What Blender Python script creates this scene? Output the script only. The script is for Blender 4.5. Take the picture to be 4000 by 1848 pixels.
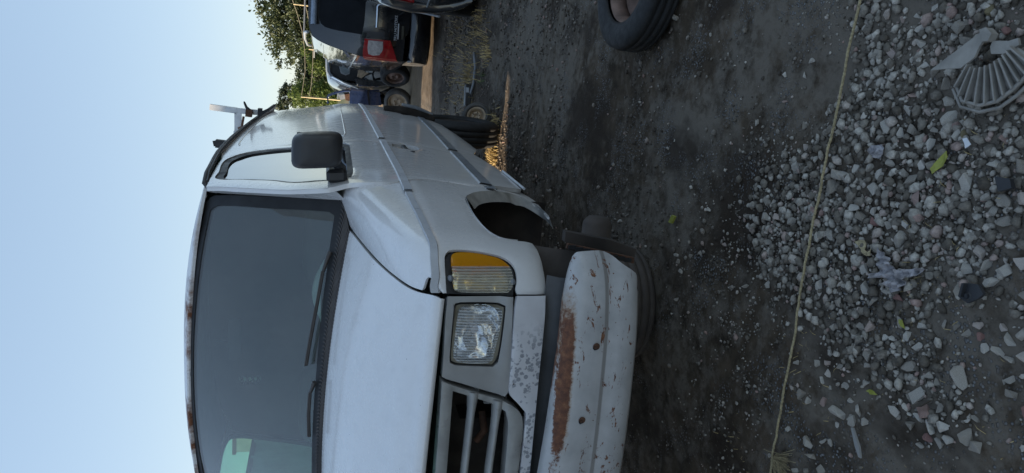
import bpy, bmesh, math, random
import numpy as np
from math import sin, cos, pi, radians, sqrt, atan2
from mathutils import Vector, Matrix, noise as mnoise
from mathutils.geometry import delaunay_2d_cdt

for o in list(bpy.data.objects): bpy.data.objects.remove(o)
scene = bpy.context.scene
COL = scene.collection
rnd = random.Random(7)
rng = np.random.default_rng(11)

# ------------------------------------------------------------------ camera
# the phone was held sideways: the world's up points to the left edge of the picture
yaw, pitch, roll = radians(14.442), radians(15.123), radians(2.097)
f_ = Vector((-sin(yaw) * cos(pitch), cos(yaw) * cos(pitch), -sin(pitch)))
r0_ = Vector((cos(yaw), sin(yaw), 0)); u0_ = r0_.cross(f_)
r_ = cos(roll) * r0_ + sin(roll) * u0_; u_ = -sin(roll) * r0_ + cos(roll) * u0_
cd = bpy.data.cameras.new('camera'); cam = bpy.data.objects.new('camera', cd); COL.objects.link(cam)
cam.matrix_world = Matrix(((-u_.x, r_.x, -f_.x, 1.4702), (-u_.y, r_.y, -f_.y, -1.8353), (-u_.z, r_.z, -f_.z, 1.4468), (0, 0, 0, 1)))
cd.sensor_width = 36; cd.lens = 24.957; cd.clip_start = .05; cd.clip_end = 2000
scene.camera = cam

# ------------------------------------------------------------------ light
SUN_EL = 14.5
SUN_DIR = Vector((-.96, -.28, 0)).normalized() * cos(radians(SUN_EL)) + Vector((0, 0, sin(radians(SUN_EL))))
world = bpy.data.worlds.new('World'); scene.world = world; world.use_nodes = True
wn = world.node_tree.nodes; wl = world.node_tree.links; wn.clear()
sky = wn.new('ShaderNodeTexSky'); sky.sky_type = 'NISHITA'; sky.sun_disc = False
sky.sun_elevation = radians(SUN_EL); sky.sun_rotation = atan2(SUN_DIR.x, SUN_DIR.y)
sky.air_density = 1.0; sky.dust_density = .25; sky.ozone_density = 1.0
bg = wn.new('ShaderNodeBackground'); bg.inputs[1].default_value = .15
wo = wn.new('ShaderNodeOutputWorld')
gm = wn.new('ShaderNodeGamma'); gm.inputs['Gamma'].default_value = .42   # flattens the sky's contrast: evens the whole dome out
mu = wn.new('ShaderNodeMix'); mu.data_type = 'RGBA'; mu.blend_type = 'MULTIPLY'; mu.inputs[0].default_value = 1; mu.inputs[7].default_value = (1.19, 1.25, 1.36, 1)
hs = wn.new('ShaderNodeHueSaturation'); hs.inputs['Saturation'].default_value = 1.25
wl.new(sky.outputs[0], gm.inputs[0]); wl.new(gm.outputs[0], mu.inputs[6]); wl.new(mu.outputs[2], hs.inputs['Color']); wl.new(hs.outputs[0], bg.inputs[0]); wl.new(bg.outputs[0], wo.inputs[0])
sd = bpy.data.lights.new('sun', 'SUN'); sd.energy = 5; sd.angle = radians(.55); sd.color = (1, .83, .62)
sun = bpy.data.objects.new('sun', sd); COL.objects.link(sun)
sun.rotation_euler = SUN_DIR.to_track_quat('Z', 'Y').to_euler()
scene.view_settings.view_transform = 'Standard'; scene.view_settings.look = 'None'
scene.view_settings.exposure = 1.32; scene.view_settings.gamma = 1
scene.view_settings.use_curve_mapping = False

# ------------------------------------------------------------------ surfaces of the van (metres; x to the right of the van seen from the front, y rearwards, z up)
# surface definitions
import numpy as np
from math import *
def tab(x, xs, ys):
    if x <= xs[0]: return ys[0] + (x - xs[0]) * (ys[1] - ys[0]) / (xs[1] - xs[0])
    if x >= xs[-1]: return ys[-1] + (x - xs[-1]) * (ys[-1] - ys[-2]) / (xs[-1] - xs[-2])
    i = 0
    while x > xs[i + 1]: i += 1
    h = xs[i + 1] - xs[i]; t = (x - xs[i]) / h
    def sl(k):
        if k == 0: return (ys[1] - ys[0]) / (xs[1] - xs[0])
        if k == len(xs) - 1: return (ys[-1] - ys[-2]) / (xs[-1] - xs[-2])
        a = (ys[k] - ys[k - 1]) / (xs[k] - xs[k - 1]); b = (ys[k + 1] - ys[k]) / (xs[k + 1] - xs[k])
        return 0 if a * b <= 0 else 2 * a * b / (a + b)
    m0, m1 = sl(i), sl(i + 1)
    return (2*t**3-3*t*t+1)*ys[i] + (t**3-2*t*t+t)*h*m0 + (-2*t**3+3*t*t)*ys[i+1] + (t**3-t*t)*h*m1
PZ = [.35,.45,.52,.59,.70,.80,.95,1.08,1.15,1.25,1.34,1.40,1.46,1.6,1.8,1.93,1.98]
PX_ = [.80,.86,.905,.932,.955,.972,.985,.992,.994,.990,.978,.962,.950,.925,.887,.862,.850]
def zr(Y): return tab(Y, [1.1,1.3,1.69,2.0,2.4,3.06,3.66,4.48,5], [1.893,1.915,1.94,1.958,1.962,1.95,1.928,1.892,1.87])
def S(Y, z):
    X = tab(z, PZ, PX_)
    if Y < 1.1: X -= .06 * (1.1 - Y) ** 2
    if Y > 3.2: X -= .02 * (Y - 3.2) ** 2
    return np.array([X, Y, z])
HV = [(.006,1.096,.030,.07),(0,1.108,.032,.07),(.010,1.126,.032,.07),(.05,1.146,.034,.075),(.10,1.172,.036,.08),(.18,1.205,.035,.09),(.34,1.258,.05,.11),(.52,1.303,.064,.135),(.71,1.343,.075,.16)]
def H(a, v):
    ks = list(range(9))
    off, z, cr, pl = [tab(v, ks, [q[k] for q in HV]) for k in range(4)]
    X = a * tab(v, [0,1,2,3.3,4.2,5,6.2,8], [.80,.80,.805,.793,.785,.781,.783,.800])
    return np.array([X, -.02 + off + pl * abs(a) ** 3, z + cr * (1 - a * a)])
def FR(X, z):
    a = abs(X)
    Y = tab(a, [0,.3,.5,.65,.75,.82,.87,.905,.93,.945], [-.022,-.015,-.004,.012,.03,.058,.092,.14,.20,.30])
    return np.array([X, Y + .02 * (1.0 - z) * (1.0 - z) - (.012 if z < .9 else .012 * max(0, (.94 - z) / .04)), z])
def W(a, t):
    X = a * (.875 - .10 * t)
    return np.array([X, .70 + .59 * t + (.22 - .09 * t) * abs(a) ** 2.2, 1.37 + .065 * (1 - a * a) * (1 - t) + .61 * t - .05 * t * a * a])
def RF(a, s):
    yf = 1.285 + .13 * a * a
    Y = yf + s * (4.88 - yf)
    c = tab(Y - yf, [-.05,0,.05,.2,.5,3], [.05,.07,.088,.11,.12,.12])
    return np.array([a * .868, Y, zr(Y) + c * (1 - abs(a) ** 2.6)])
def fn_grid():
    g = []
    sx = lambda Y, z, d=0: (S(Y, z)[0] - d, Y, z)
    g.append([(.775,.075,.74),(.78,.048,.82),(.78,.045,.93),(.78,.043,1.04),(.78,.043,1.098),(.78,.046,1.112),(.78,.05,1.13)])
    g.append([(.82,.12,.74),(.83,.078,.82),(.835,.068,.93),(.838,.062,1.04),(.838,.062,1.113),(.83,.070,1.132),tuple(H(1,2.4))])
    g.append([(.865,.19,.74),(.885,.135,.82),(.897,.122,.93),(.90,.113,1.04),(.898,.113,1.124),(.868,.130,1.160),tuple(H(1,3.3))])
    g.append([(.885,.27,.72),(.912,.235,.80),(.928,.222,.93),(.934,.212,1.04),(.932,.210,1.130),(.89,.225,1.195),tuple(H(1,4.6))])
    g.append([(.90,.42,.62),(.930,.41,.75),(.946,.40,.92),(.953,.39,1.04),(.950,.385,1.135),(.905,.385,1.232),tuple(H(1,5.8))])
    g.append([(.90,.66,.58),(.942,.65,.74),(.966,.63,.93),(.974,.62,1.06),(.970,.61,1.146),(.922,.59,1.285),tuple(H(1,7.0))])
    g.append([(.852,.90,.49),sx(.88,.74,.012),sx(.86,.93,.004),sx(.84,1.06),sx(.82,1.152),(.945,.82,1.338),tuple(H(1,8.05))])
    g.append([(.880,1.03,.49),sx(1.06,.72,.018),sx(1.05,.92,.002),sx(1.04,1.06),sx(1.03,1.158),(.962,1.02,1.372),(.856,1.03,1.390)])
    g.append([(.905,1.15,.53),sx(1.2,.72,.015),sx(1.2,.92),sx(1.2,1.06),sx(1.2,1.158),(.955,1.2,1.405),(.86,1.2,1.44)])
    return np.array(g, float)
FNG = fn_grid()
def FN(u, v):
    def w(n, x):
        i = int(min(max(floor(x), 0), n - 2)); t = x - i
        ids = [max(i - 1, 0), i, i + 1, min(i + 2, n - 1)]
        ws = [-.5*t+t*t-.5*t**3, 1-2.5*t*t+1.5*t**3, .5*t+2*t*t-1.5*t**3, -.5*t*t+.5*t**3]
        if i == 0: ws = [0, 1 - t, t, 0] if False else ws
        return ids, ws
    iu, wu = w(9, u); iv, wv = w(7, v)
    p = np.zeros(3)
    for a, wa in zip(iu, wu):
        for b, wb in zip(iv, wv): p = p + wa * wb * FNG[a, b]
    return p
BT = [(.07,.790),(.038,.800),(.012,.797),(-.006,.775),(-.013,.735),(-.015,.695),(-.006,.668),(-.015,.640),(-.012,.600),(.0,.570),(.04,.556)]
def BP(X, t):
    dy, z = [tab(t, list(range(11)), [q[k] for q in BT]) for k in range(2)]
    a = abs(X)
    pl = tab(a, [0,.4,.7,.85,.93,.98,1.0], [-.15,-.145,-.12,-.085,-.04,.03,.12])
    return np.array([X, pl + dy * (1 if a < .9 else max(0, 1 - (a - .9) * 5)), z + (.033 - .057 * X - (.055 * ((a - .8) / .2) ** 2 if a > .8 else 0)) * (z - .56) / .24])
DOM = {'S': ((.6,.45),(4.9,1.99)), 'H': ((-1,0),(1,8)), 'FR': ((-.94,.7),(.94,1.15)), 'W': ((-1,-.08),(1,1.06)), 'RF': ((-1,0),(1,1)), 'FN': ((0,0),(8,6)), 'BP': ((-1,0),(1,10))}


# ------------------------------------------------------------------ object helpers
def link(name, me, parent=None, mat=None):
    o = bpy.data.objects.new(name, me); COL.objects.link(o)
    if parent is not None: o.parent = parent
    if mat is not None and me is not None:
        for m in (mat if isinstance(mat, (list, tuple)) else [mat]): me.materials.append(m)
    return o
def tag(o, label=None, cat=None, group=None, kind=None):
    if label: o['label'] = label
    if cat: o['category'] = cat
    if group: o['group'] = group
    if kind: o['kind'] = kind
    return o
def thing(name, label, cat, loc=(0, 0, 0), rz=0, group=None):
    o = bpy.data.objects.new(name, None); COL.objects.link(o)
    o.location = loc; o.rotation_euler = (0, 0, rz); o.empty_display_size = .1
    return tag(o, label, cat, group)
def copy_tree(o, parent=None):
    c = o.copy(); COL.objects.link(c)
    if parent is not None: c.parent = parent
    for ch in [x for x in bpy.data.objects if x.parent == o]: copy_tree(ch, c)
    return c

class MB:
    """collects primitives, then becomes one mesh"""
    def __init__(s): s.v = []; s.f = []; s.sm = []
    def add(s, vs, fs, smooth=False):
        b = len(s.v); s.v += [tuple(p) for p in vs]; s.f += [tuple(i + b for i in f) for f in fs]; s.sm += [smooth] * len(fs)
        return s
    def box(s, c, d, M=None, bev=0):
        x, y, z = d[0] / 2, d[1] / 2, d[2] / 2
        if bev:
            b = bev; vs = []; 
            for sx in (-1, 1):
                for sy in (-1, 1):
                    for sz in (-1, 1):
                        vs += [(sx * x, sy * (y - b), sz * (z - b)), (sx * (x - b), sy * y, sz * (z - b)), (sx * (x - b), sy * (y - b), sz * z)]
            bm = bmesh.new()
            for p in vs: bm.verts.new(p)
            r = bmesh.ops.convex_hull(bm, input=bm.verts)
            bmesh.ops.recalc_face_normals(bm, faces=bm.faces)
            bm.verts.index_update(); vs = [v.co.copy() for v in bm.verts]; fs = [[v.index for v in f.verts] for f in bm.faces]; bm.free()
        else:
            vs = [Vector((i * x, j * y, k * z)) for i in (-1, 1) for j in (-1, 1) for k in (-1, 1)]
            fs = [(0, 1, 3, 2), (4, 6, 7, 5), (0, 4, 5, 1), (2, 3, 7, 6), (0, 2, 6, 4), (1, 5, 7, 3)]
        if M is not None: vs = [M @ Vector(p) for p in vs]
        return s.add([Vector(p) + Vector(c) for p in vs], fs)
    def tube(s, pts, r, n=8, cap=True, flat=1.0):
        pts = [Vector(p) for p in pts]; rings = []; up = None
        for i, p in enumerate(pts):
            d = (pts[min(i + 1, len(pts) - 1)] - pts[max(i - 1, 0)]).normalized()
            if up is None: up = Vector((0, 0, 1)) if abs(d.z) < .9 else Vector((1, 0, 0))
            a = d.cross(up).normalized(); b = a.cross(d).normalized()
            rr = r[i] if isinstance(r, (list, tuple)) else r
            rings.append([p + a * cos(2 * pi * k / n) * rr + b * sin(2 * pi * k / n) * rr * flat for k in range(n)])
        vs = [q for ring in rings for q in ring]; fs = []
        for i in range(len(rings) - 1):
            for k in range(n): fs.append((i * n + k, i * n + (k + 1) % n, (i + 1) * n + (k + 1) % n, (i + 1) * n + k))
        s.add(vs, fs, True)
        if cap: s.add(rings[0], [tuple(range(n))[::-1]]); s.add(rings[-1], [tuple(range(n))])
        return s
    def bar(s, a, b, w, h, up=(0, 0, 1)):
        a, b = Vector(a), Vector(b); d = (b - a).normalized(); up = Vector(up)
        if abs(d.dot(up)) > .98: up = Vector((1, 0, 0))
        x = d.cross(up).normalized() * w / 2; y = x.normalized().cross(d).normalized() * h / 2
        vs = [a - x - y, a + x - y, a + x + y, a - x + y, b - x - y, b + x - y, b + x + y, b - x + y]
        return s.add(vs, [(0, 3, 2, 1), (4, 5, 6, 7), (0, 1, 5, 4), (1, 2, 6, 5), (2, 3, 7, 6), (3, 0, 4, 7)])
    def lathe(s, prof, n=32, M=None, close=False):
        vs = []; m = len(prof)
        for k in range(n):
            a = 2 * pi * k / n
            for r, h in prof: vs.append(Vector((r * cos(a), r * sin(a), h)))
        if M is not None: vs = [M @ p for p in vs]
        fs = []
        for k in range(n):
            for j in range(m if close else m - 1):
                a, b = k * m + j, k * m + (j + 1) % m; c, d = ((k + 1) % n) * m + (j + 1) % m, ((k + 1) % n) * m + j
                fs.append((a, d, c, b))
        return s.add(vs, fs, True)
    def grid(s, rows, flip=False, smooth=True):
        n, m = len(rows), len(rows[0]); vs = [p for r in rows for p in r]; fs = []
        for i in range(n - 1):
            for j in range(m - 1):
                q = (i * m + j, i * m + j + 1, (i + 1) * m + j + 1, (i + 1) * m + j)
                fs.append(q[::-1] if flip else q)
        return s.add(vs, fs, smooth)
    def prism(s, poly, ax):
        """poly: 3D points of a flat outline, ax: extrusion vector"""
        n = len(poly); a = [Vector(p) for p in poly]; b = [p + Vector(ax) for p in a]
        s.add(a + b, [(i, (i + 1) % n, n + (i + 1) % n, n + i) for i in range(n)])
        bm = bmesh.new(); vv = [bm.verts.new(p) for p in a]; f = bm.faces.new(vv)
        r = bmesh.ops.triangulate(bm, faces=[f]); bm.verts.index_update()
        tr = [[v.index for v in q.verts] for q in bm.faces]; bm.free()
        s.add(a, tr); s.add(b, [t[::-1] for t in tr]); return s
    def mesh(s, name):
        me = bpy.data.meshes.new(name); me.from_pydata([tuple(p) for p in s.v], [], s.f)
        me.polygons.foreach_set('use_smooth', s.sm); me.update()
        return me
    def build(s, name, mat, parent=None, M=None):
        me = s.mesh(name)
        bm = bmesh.new(); bm.from_mesh(me); bmesh.ops.recalc_face_normals(bm, faces=bm.faces); bm.to_mesh(me); bm.free()
        if M is not None: me.transform(M)
        return link(name, me, parent, mat)

def smooth_poly(poly, step, closed=True, corner=35):
    P = [np.array(p, float) for p in poly]; n = len(P); out = []
    def ang(i):
        if not closed and (i == 0 or i == n - 1): return 180
        a = P[i] - P[i - 1]; b = P[(i + 1) % n] - P[i]
        c = np.dot(a, b) / (np.linalg.norm(a) * np.linalg.norm(b) + 1e-12)
        return np.degrees(np.arccos(np.clip(c, -1, 1)))
    A = [ang(i) for i in range(n)]
    for i in range(n if closed else n - 1):
        p, q = P[i], P[(i + 1) % n]; d = q - p; L = np.linalg.norm(d)
        j = (i + 1) % n
        m0 = (q - P[i - 1]) * .5 if A[i] < corner else d
        m1 = (P[(j + 1) % n] - p) * .5 if A[j] < corner else d
        if A[i] < corner: m0 = m0 / (np.linalg.norm(m0) + 1e-9) * L
        if A[j] < corner: m1 = m1 / (np.linalg.norm(m1) + 1e-9) * L
        k = max(1, int(np.ceil(L / step)))
        for s_ in range(k):
            t = s_ / k
            out.append((2*t**3-3*t*t+1)*p + (t**3-2*t*t+t)*m0 + (-2*t**3+3*t*t)*q + (t**3-t*t)*m1)
    if not closed: out.append(P[-1])
    return np.array(out)
def area2(P): x, y = P[:, 0], P[:, 1]; return .5 * np.sum(x * np.roll(y, -1) - y * np.roll(x, -1))
def inset(P, d):
    if area2(P) < 0: P = P[::-1]
    t = np.roll(P, -1, 0) - np.roll(P, 1, 0); t /= np.linalg.norm(t, axis=1, keepdims=True) + 1e-9
    return P + np.stack([-t[:, 1], t[:, 0]], 1) * d
def inside(pts, poly):
    x, y = pts[:, 0], pts[:, 1]; r = np.zeros(len(pts), bool); n = len(poly)
    for i in range(n):
        x0, y0 = poly[i]; x1, y1 = poly[(i + 1) % n]
        c = ((y0 > y) != (y1 > y)) & (x < (x1 - x0) * (y - y0) / (y1 - y0 + 1e-15) + x0); r ^= c
    return r
def tri_region(outer, holes, step):
    """triangulate a 2D region (arrays of points) with inner grid points"""
    V = []; E = []
    for L in [outer] + holes:
        b = len(V); V += [tuple(p) for p in L]; E += [(b + i, b + (i + 1) % len(L)) for i in range(len(L))]
    lo, hi = outer.min(0), outer.max(0)
    gx = np.arange(lo[0] + step * .5, hi[0], step); gy = np.arange(lo[1] + step * .5, hi[1], step)
    G = np.array([(x + (step * .5 if j % 2 else 0), y) for j, y in enumerate(gy) for x in gx]) if len(gx) and len(gy) else np.zeros((0, 2))
    if len(G):
        ok = inside(G, outer)
        for h in holes: ok &= ~inside(G, h)
        B = np.array(V)
        d = np.array([np.min((B[:, 0] - g[0]) ** 2 + (B[:, 1] - g[1]) ** 2) for g in G])
        ok &= d > (step * .45) ** 2
        V += [tuple(g) for g in G[ok]]
    v2, e2, f2, *_ = delaunay_2d_cdt([Vector(p) for p in V], E, [], 0, 1e-6)
    v2 = np.array([tuple(p) for p in v2]); T = np.array([tuple(f) for f in f2])
    c = v2[T].mean(1); ok = inside(c, outer)
    for h in holes: ok &= ~inside(c, h)
    T = T[ok]
    a = v2[T]; ar = (a[:, 1, 0] - a[:, 0, 0]) * (a[:, 2, 1] - a[:, 0, 1]) - (a[:, 2, 0] - a[:, 0, 0]) * (a[:, 1, 1] - a[:, 0, 1])
    T[ar < 0] = T[ar < 0][:, ::-1]
    return v2, T
def surf_pt(fn, u, v, off, sgn):
    h = 2e-3; p = np.array(fn(u, v)); a = np.array(fn(u + h, v)) - p; b = np.array(fn(u, v + h)) - p
    n = np.cross(a, b); n = n / (np.linalg.norm(n) + 1e-12) * sgn
    return p + n * off, n
def panel(name, fn, outer, parent, mat, holes=(), sc=(1, 1), step=.03, thick=.006, gap=.0025, hgap=0., off=0., sgn=1, mirror=False, corner=35, hcorner=35, dome=0., roll=.004):
    """a pressed sheet panel: outline and holes given in the parameters of surface fn"""
    s = np.array(sc, float)
    O = smooth_poly(np.array(outer) * s, step, True, corner)
    if area2(O) < 0: O = O[::-1]
    O = inset(O, gap)
    Hs = []
    for h in holes:
        q = smooth_poly(np.array(h) * s, step, True, hcorner)
        if area2(q) < 0: q = q[::-1]
        if hgap: q = inset(q, -hgap)
        Hs.append(q)
    v2, T = tri_region(O, Hs, step)
    cache = [surf_pt(fn, u / s[0], v / s[1], off, sgn) for u, v in v2]
    Pf = np.array([c[0] for c in cache]); N = np.array([c[1] for c in cache])
    # boundary edges
    cnt = {}
    for t in T:
        for i in range(3):
            e = (int(t[i]), int(t[(i + 1) % 3])); cnt[e] = 1
    be = [e for e in cnt if (e[1], e[0]) not in cnt]
    bset = sorted({i for e in be for i in e})
    if roll:
        Pf[bset] = Pf[bset] - N[bset] * roll * .5
    if dome:
        c0 = v2.mean(0); R = np.max(np.linalg.norm(v2 - c0, axis=1)); w = 1 - (np.linalg.norm(v2 - c0, axis=1) / R) ** 2
        Pf = Pf + N * (dome * w)[:, None]
    n = len(Pf); vs = [tuple(p) for p in Pf]; Tf = T if sgn > 0 else T[:, ::-1]; fs = [tuple(int(i) for i in t) for t in Tf]
    sm = [True] * len(fs)
    bi = {i: k for k, i in enumerate(bset)}
    vs += [tuple(p) for p in Pf[bset]] + [tuple(p) for p in (Pf[bset] - N[bset] * thick)]
    m = len(bset)
    for a, b in be:
        q = (n + bi[a], n + m + bi[a], n + m + bi[b], n + bi[b])
        fs.append(q if sgn > 0 else q[::-1]); sm.append(True)
    k0 = len(vs); vs += [tuple(p) for p in (Pf - N * thick)]
    fs += [tuple(int(i) + k0 for i in t[::-1]) for t in Tf]; sm += [True] * len(T)
    outs = []
    for mi in ((False, True) if mirror else (False,)):
        vv = [(-x, y, z) for x, y, z in vs] if mi else vs
        ff = [f[::-1] for f in fs] if mi else fs
        me = bpy.data.meshes.new(name); me.from_pydata(vv, [], ff); me.polygons.foreach_set('use_smooth', sm); me.update()
        outs.append(link(name, me, parent, mat))
    return outs if mirror else outs[0]
def on(fn, pts, off=0, sgn=1): return [surf_pt(fn, u, v, off, sgn)[0] for u, v in pts]
def loft(name, A, B, parent, mat, n=4, bulge=None, mirror=False, thick=0, cnt=None):
    """sheet between two 3D polylines, resampled to equal counts"""
    def res(L, k):
        L = np.array(L, float); d = np.r_[0, np.cumsum(np.linalg.norm(np.diff(L, axis=0), axis=1))]; t = np.linspace(0, d[-1], k)
        return np.stack([np.interp(t, d, L[:, i]) for i in range(3)], 1)
    k = cnt or 40; A = res(A, k); B = res(B, k); rows = []
    for i in range(n + 1):
        t = i / n; r = A * (1 - t) + B * t
        if bulge is not None: r = r + np.array(bulge) * 4 * t * (1 - t)
        rows.append([tuple(p) for p in r])
    outs = []
    for mi in ((1, -1) if mirror else (1,)):
        mb = MB(); mb.grid([[(p[0] * mi, p[1], p[2]) for p in r] for r in rows]); o = mb.build(name, mat, parent); outs.append(o)
        if thick:
            md = o.modifiers.new('thick', 'SOLIDIFY'); md.thickness = thick; md.offset = 0
    return outs if mirror else outs[0]

# ------------------------------------------------------------------ materials
class NT:
    def __init__(s, name):
        s.m = bpy.data.materials.new(name); s.m.use_nodes = True; s.n = s.m.node_tree.nodes; s.l = s.m.node_tree.links
        s.b = s.n['Principled BSDF']; s.tc = s.n.new('ShaderNodeTexCoord')
    def noise(s, sc, det=4, rough=.55, vec=None, dist=0):
        k = s.n.new('ShaderNodeTexNoise'); k.inputs['Scale'].default_value = sc; k.inputs['Detail'].default_value = det
        k.inputs['Roughness'].default_value = rough; k.inputs['Distortion'].default_value = dist
        s.l.new(vec or s.tc.outputs['Object'], k.inputs['Vector']); return k.outputs[0]
    def vor(s, sc, feat='F1', vec=None, out=0):
        k = s.n.new('ShaderNodeTexVoronoi'); k.feature = feat; k.inputs['Scale'].default_value = sc
        s.l.new(vec or s.tc.outputs['Object'], k.inputs['Vector']); return k.outputs[out]
    def map(s, scale=(1, 1, 1), loc=(0, 0, 0), rot=(0, 0, 0)):
        k = s.n.new('ShaderNodeMapping'); k.inputs['Scale'].default_value = scale; k.inputs['Location'].default_value = loc; k.inputs['Rotation'].default_value = rot
        s.l.new(s.tc.outputs['Object'], k.inputs['Vector']); return k.outputs[0]
    def ramp(s, fac, stops):
        k = s.n.new('ShaderNodeValToRGB'); e = k.color_ramp.elements
        while len(e) < len(stops): e.new(.5)
        for q, (p, c) in zip(e, stops):
            q.position = p; q.color = (c, c, c, 1) if not isinstance(c, tuple) else (*c, 1)
        s.l.new(fac, k.inputs[0]); return k.outputs[0]
    def math(s, op, a, b=None, clamp=False):
        k = s.n.new('ShaderNodeMath'); k.operation = op; k.use_clamp = clamp
        for i, q in enumerate((a, b)):
            if q is None: continue
            if isinstance(q, (int, float)): k.inputs[i].default_value = q
            else: s.l.new(q, k.inputs[i])
        return k.outputs[0]
    def mix(s, fac, a, b, mode='MIX'):
        k = s.n.new('ShaderNodeMix'); k.data_type = 'RGBA'; k.blend_type = mode
        for i, q in ((0, fac), (6, a), (7, b)):
            if isinstance(q, (int, float)): k.inputs[i].default_value = q
            elif isinstance(q, tuple): k.inputs[i].default_value = (*q, 1)
            else: s.l.new(q, k.inputs[i])
        return k.outputs[2]
    def sep(s, vec=None):
        k = s.n.new('ShaderNodeSeparateXYZ'); s.l.new(vec or s.tc.outputs['Object'], k.inputs[0]); return k.outputs
    def bump(s, h, st=.3, dist=.01):
        k = s.n.new('ShaderNodeBump'); k.inputs['Strength'].default_value = st; k.inputs['Distance'].default_value = dist
        s.l.new(h, k.inputs['Height']); s.l.new(k.outputs[0], s.b.inputs['Normal'])
    def set(s, **k):
        for a, v in k.items():
            i = s.b.inputs[a.replace('_', ' ')]
            if isinstance(v, tuple): i.default_value = (*v, 1) if len(v) == 3 else v
            elif isinstance(v, (int, float)): i.default_value = v
            else: s.l.new(v, i)
        return s
def simple(name, col, rough=.5, metal=0, var=.25, sc=8, bump=0, bsc=60, coat=0, spec=.5):
    t = NT(name); nz = t.noise(sc, 5)
    f = t.ramp(nz, [(.3, 1 - var), (.7, 1 + var)])
    c = t.mix(1.0, col, f, 'MULTIPLY')
    rr = t.ramp(t.noise(sc * 2.3, 3), [(.3, max(rough - .1, 0)), (.7, min(rough + .12, 1))])
    t.set(Base_Color=c, Roughness=rr, Metallic=metal, Coat_Weight=coat); t.b.inputs['Specular IOR Level'].default_value = spec
    if bump: t.bump(t.noise(bsc, 4), bump, .004)
    return t.m
def paint(name, col, dirt=(.16, .13, .10), rough=.24, coat=.75, lowdirt=True):
    t = NT(name)
    big = t.ramp(t.noise(2.2, 4), [(.35, 0), (.75, 1)])
    fine = t.ramp(t.noise(26, 6, .7), [(.5, 0), (.85, .5)])
    streak = t.ramp(t.noise(5, 5, .6, t.map((3, 3, .5))), [(.52, 0), (.8, .45)])
    d = t.math('ADD', t.math('MULTIPLY', big, .06), t.math('MULTIPLY', t.math('ADD', fine, streak), .22), True)
    if lowdirt:
        z = t.sep()[2]; k = t.n.new('ShaderNodeMapRange'); k.inputs[1].default_value = 1.0; k.inputs[2].default_value = .5; k.inputs[3].default_value = 0; k.inputs[4].default_value = .38
        t.l.new(z, k.inputs[0]); dd = t.math('MULTIPLY', k.outputs[0], t.ramp(t.noise(7, 5), [(.25, .3), (.7, 1)])); d = t.math('ADD', d, dd, True)
    # stone chips: small dark dots
    v = t.vor(38); chips = t.ramp(v, [(.0, 1), (.055, 1), (.075, 0)]); cm = t.ramp(t.noise(9, 3), [(.56, 0), (.62, 1)])
    chip = t.math('MULTIPLY', chips, cm)
    sp = t.math('MULTIPLY', t.ramp(t.vor(150), [(.0, 1), (.14, .8), (.22, 0)]), t.ramp(t.noise(6, 4, .7), [(.50, 0), (.62, .55)]))
    c = t.mix(d, col, dirt); c = t.mix(sp, c, (.55, .50, .44)); c = t.mix(chip, c, (.10, .085, .08))
    t.set(Base_Color=c, Roughness=t.math('ADD', t.math('MULTIPLY', d, .8), rough, True), Coat_Weight=coat, Coat_Roughness=.09)
    t.bump(t.math('ADD', t.noise(3.2, 2), t.math('MULTIPLY', t.noise(9, 2), .22)), .12, .02)
    return t.m
WHITE = (.80, .775, .755)
M = {}
M['van'] = paint('aged_white_paint', WHITE)
# lower nose band: primer showing through flaking paint
t = NT('flaking_white_paint')
v = t.vor(75, 'F1'); cells = t.ramp(v, [(.0, 1), (.46, 1), (.52, 0)])
wob = t.noise(38, 3, .6)
msk = t.ramp(t.math('ADD', wob, t.math('MULTIPLY', t.noise(7, 2), .55)), [(.74, 0), (.79, 1)])
X, Y, Z = t.sep()
k = t.n.new('ShaderNodeMapRange'); k.inputs[1].default_value = .74; k.inputs[2].default_value = .66; t.l.new(X, k.inputs[0])
pr_ = t.math('MULTIPLY', t.math('MULTIPLY', cells, msk), k.outputs[0])
c = t.mix(t.ramp(t.noise(12, 5), [(.4, 0), (.8, .35)]), (.60, .585, .59), (.34, .31, .30)); c = t.mix(pr_, c, (.27, .27, .285))
v2_ = t.vor(24); c = t.mix(t.ramp(v2_, [(.0, 1), (.05, 1), (.07, 0)]), c, (.07, .045, .035))
t.set(Base_Color=c, Roughness=.42); t.bump(t.math('SUBTRACT', 1.0, pr_), .35, .002); M['flaky'] = t.m
# windscreen header: rust
t = NT('rusty_white_paint'); rm = t.ramp(t.math('ADD', t.noise(4.2, 6, .7, t.map((1, .6, .6))), t.math('MULTIPLY', t.noise(34, 4, .7), .22)), [(.58, 0), (.72, 1)])
Zs = t.sep()[2]; k = t.n.new('ShaderNodeMapRange'); k.inputs[1].default_value = 2.03; k.inputs[2].default_value = 2.0; t.l.new(Zs, k.inputs[0]); Xs = t.sep()[0]
k2 = t.n.new('ShaderNodeMapRange'); k2.inputs[1].default_value = .75; k2.inputs[2].default_value = .45; t.l.new(Xs, k2.inputs[0])
rm = t.math('MULTIPLY', rm, t.math('MULTIPLY', k.outputs[0], t.math('MULTIPLY', k2.outputs[0], 1.0)))
t.set(Base_Color=t.mix(rm, WHITE, t.ramp(t.noise(40, 5), [(.3, (.10, .035, .018)), (.7, (.26, .10, .045))])), Roughness=t.math('ADD', t.math('MULTIPLY', rm, .5), .35)); M['roof'] = t.m
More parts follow.
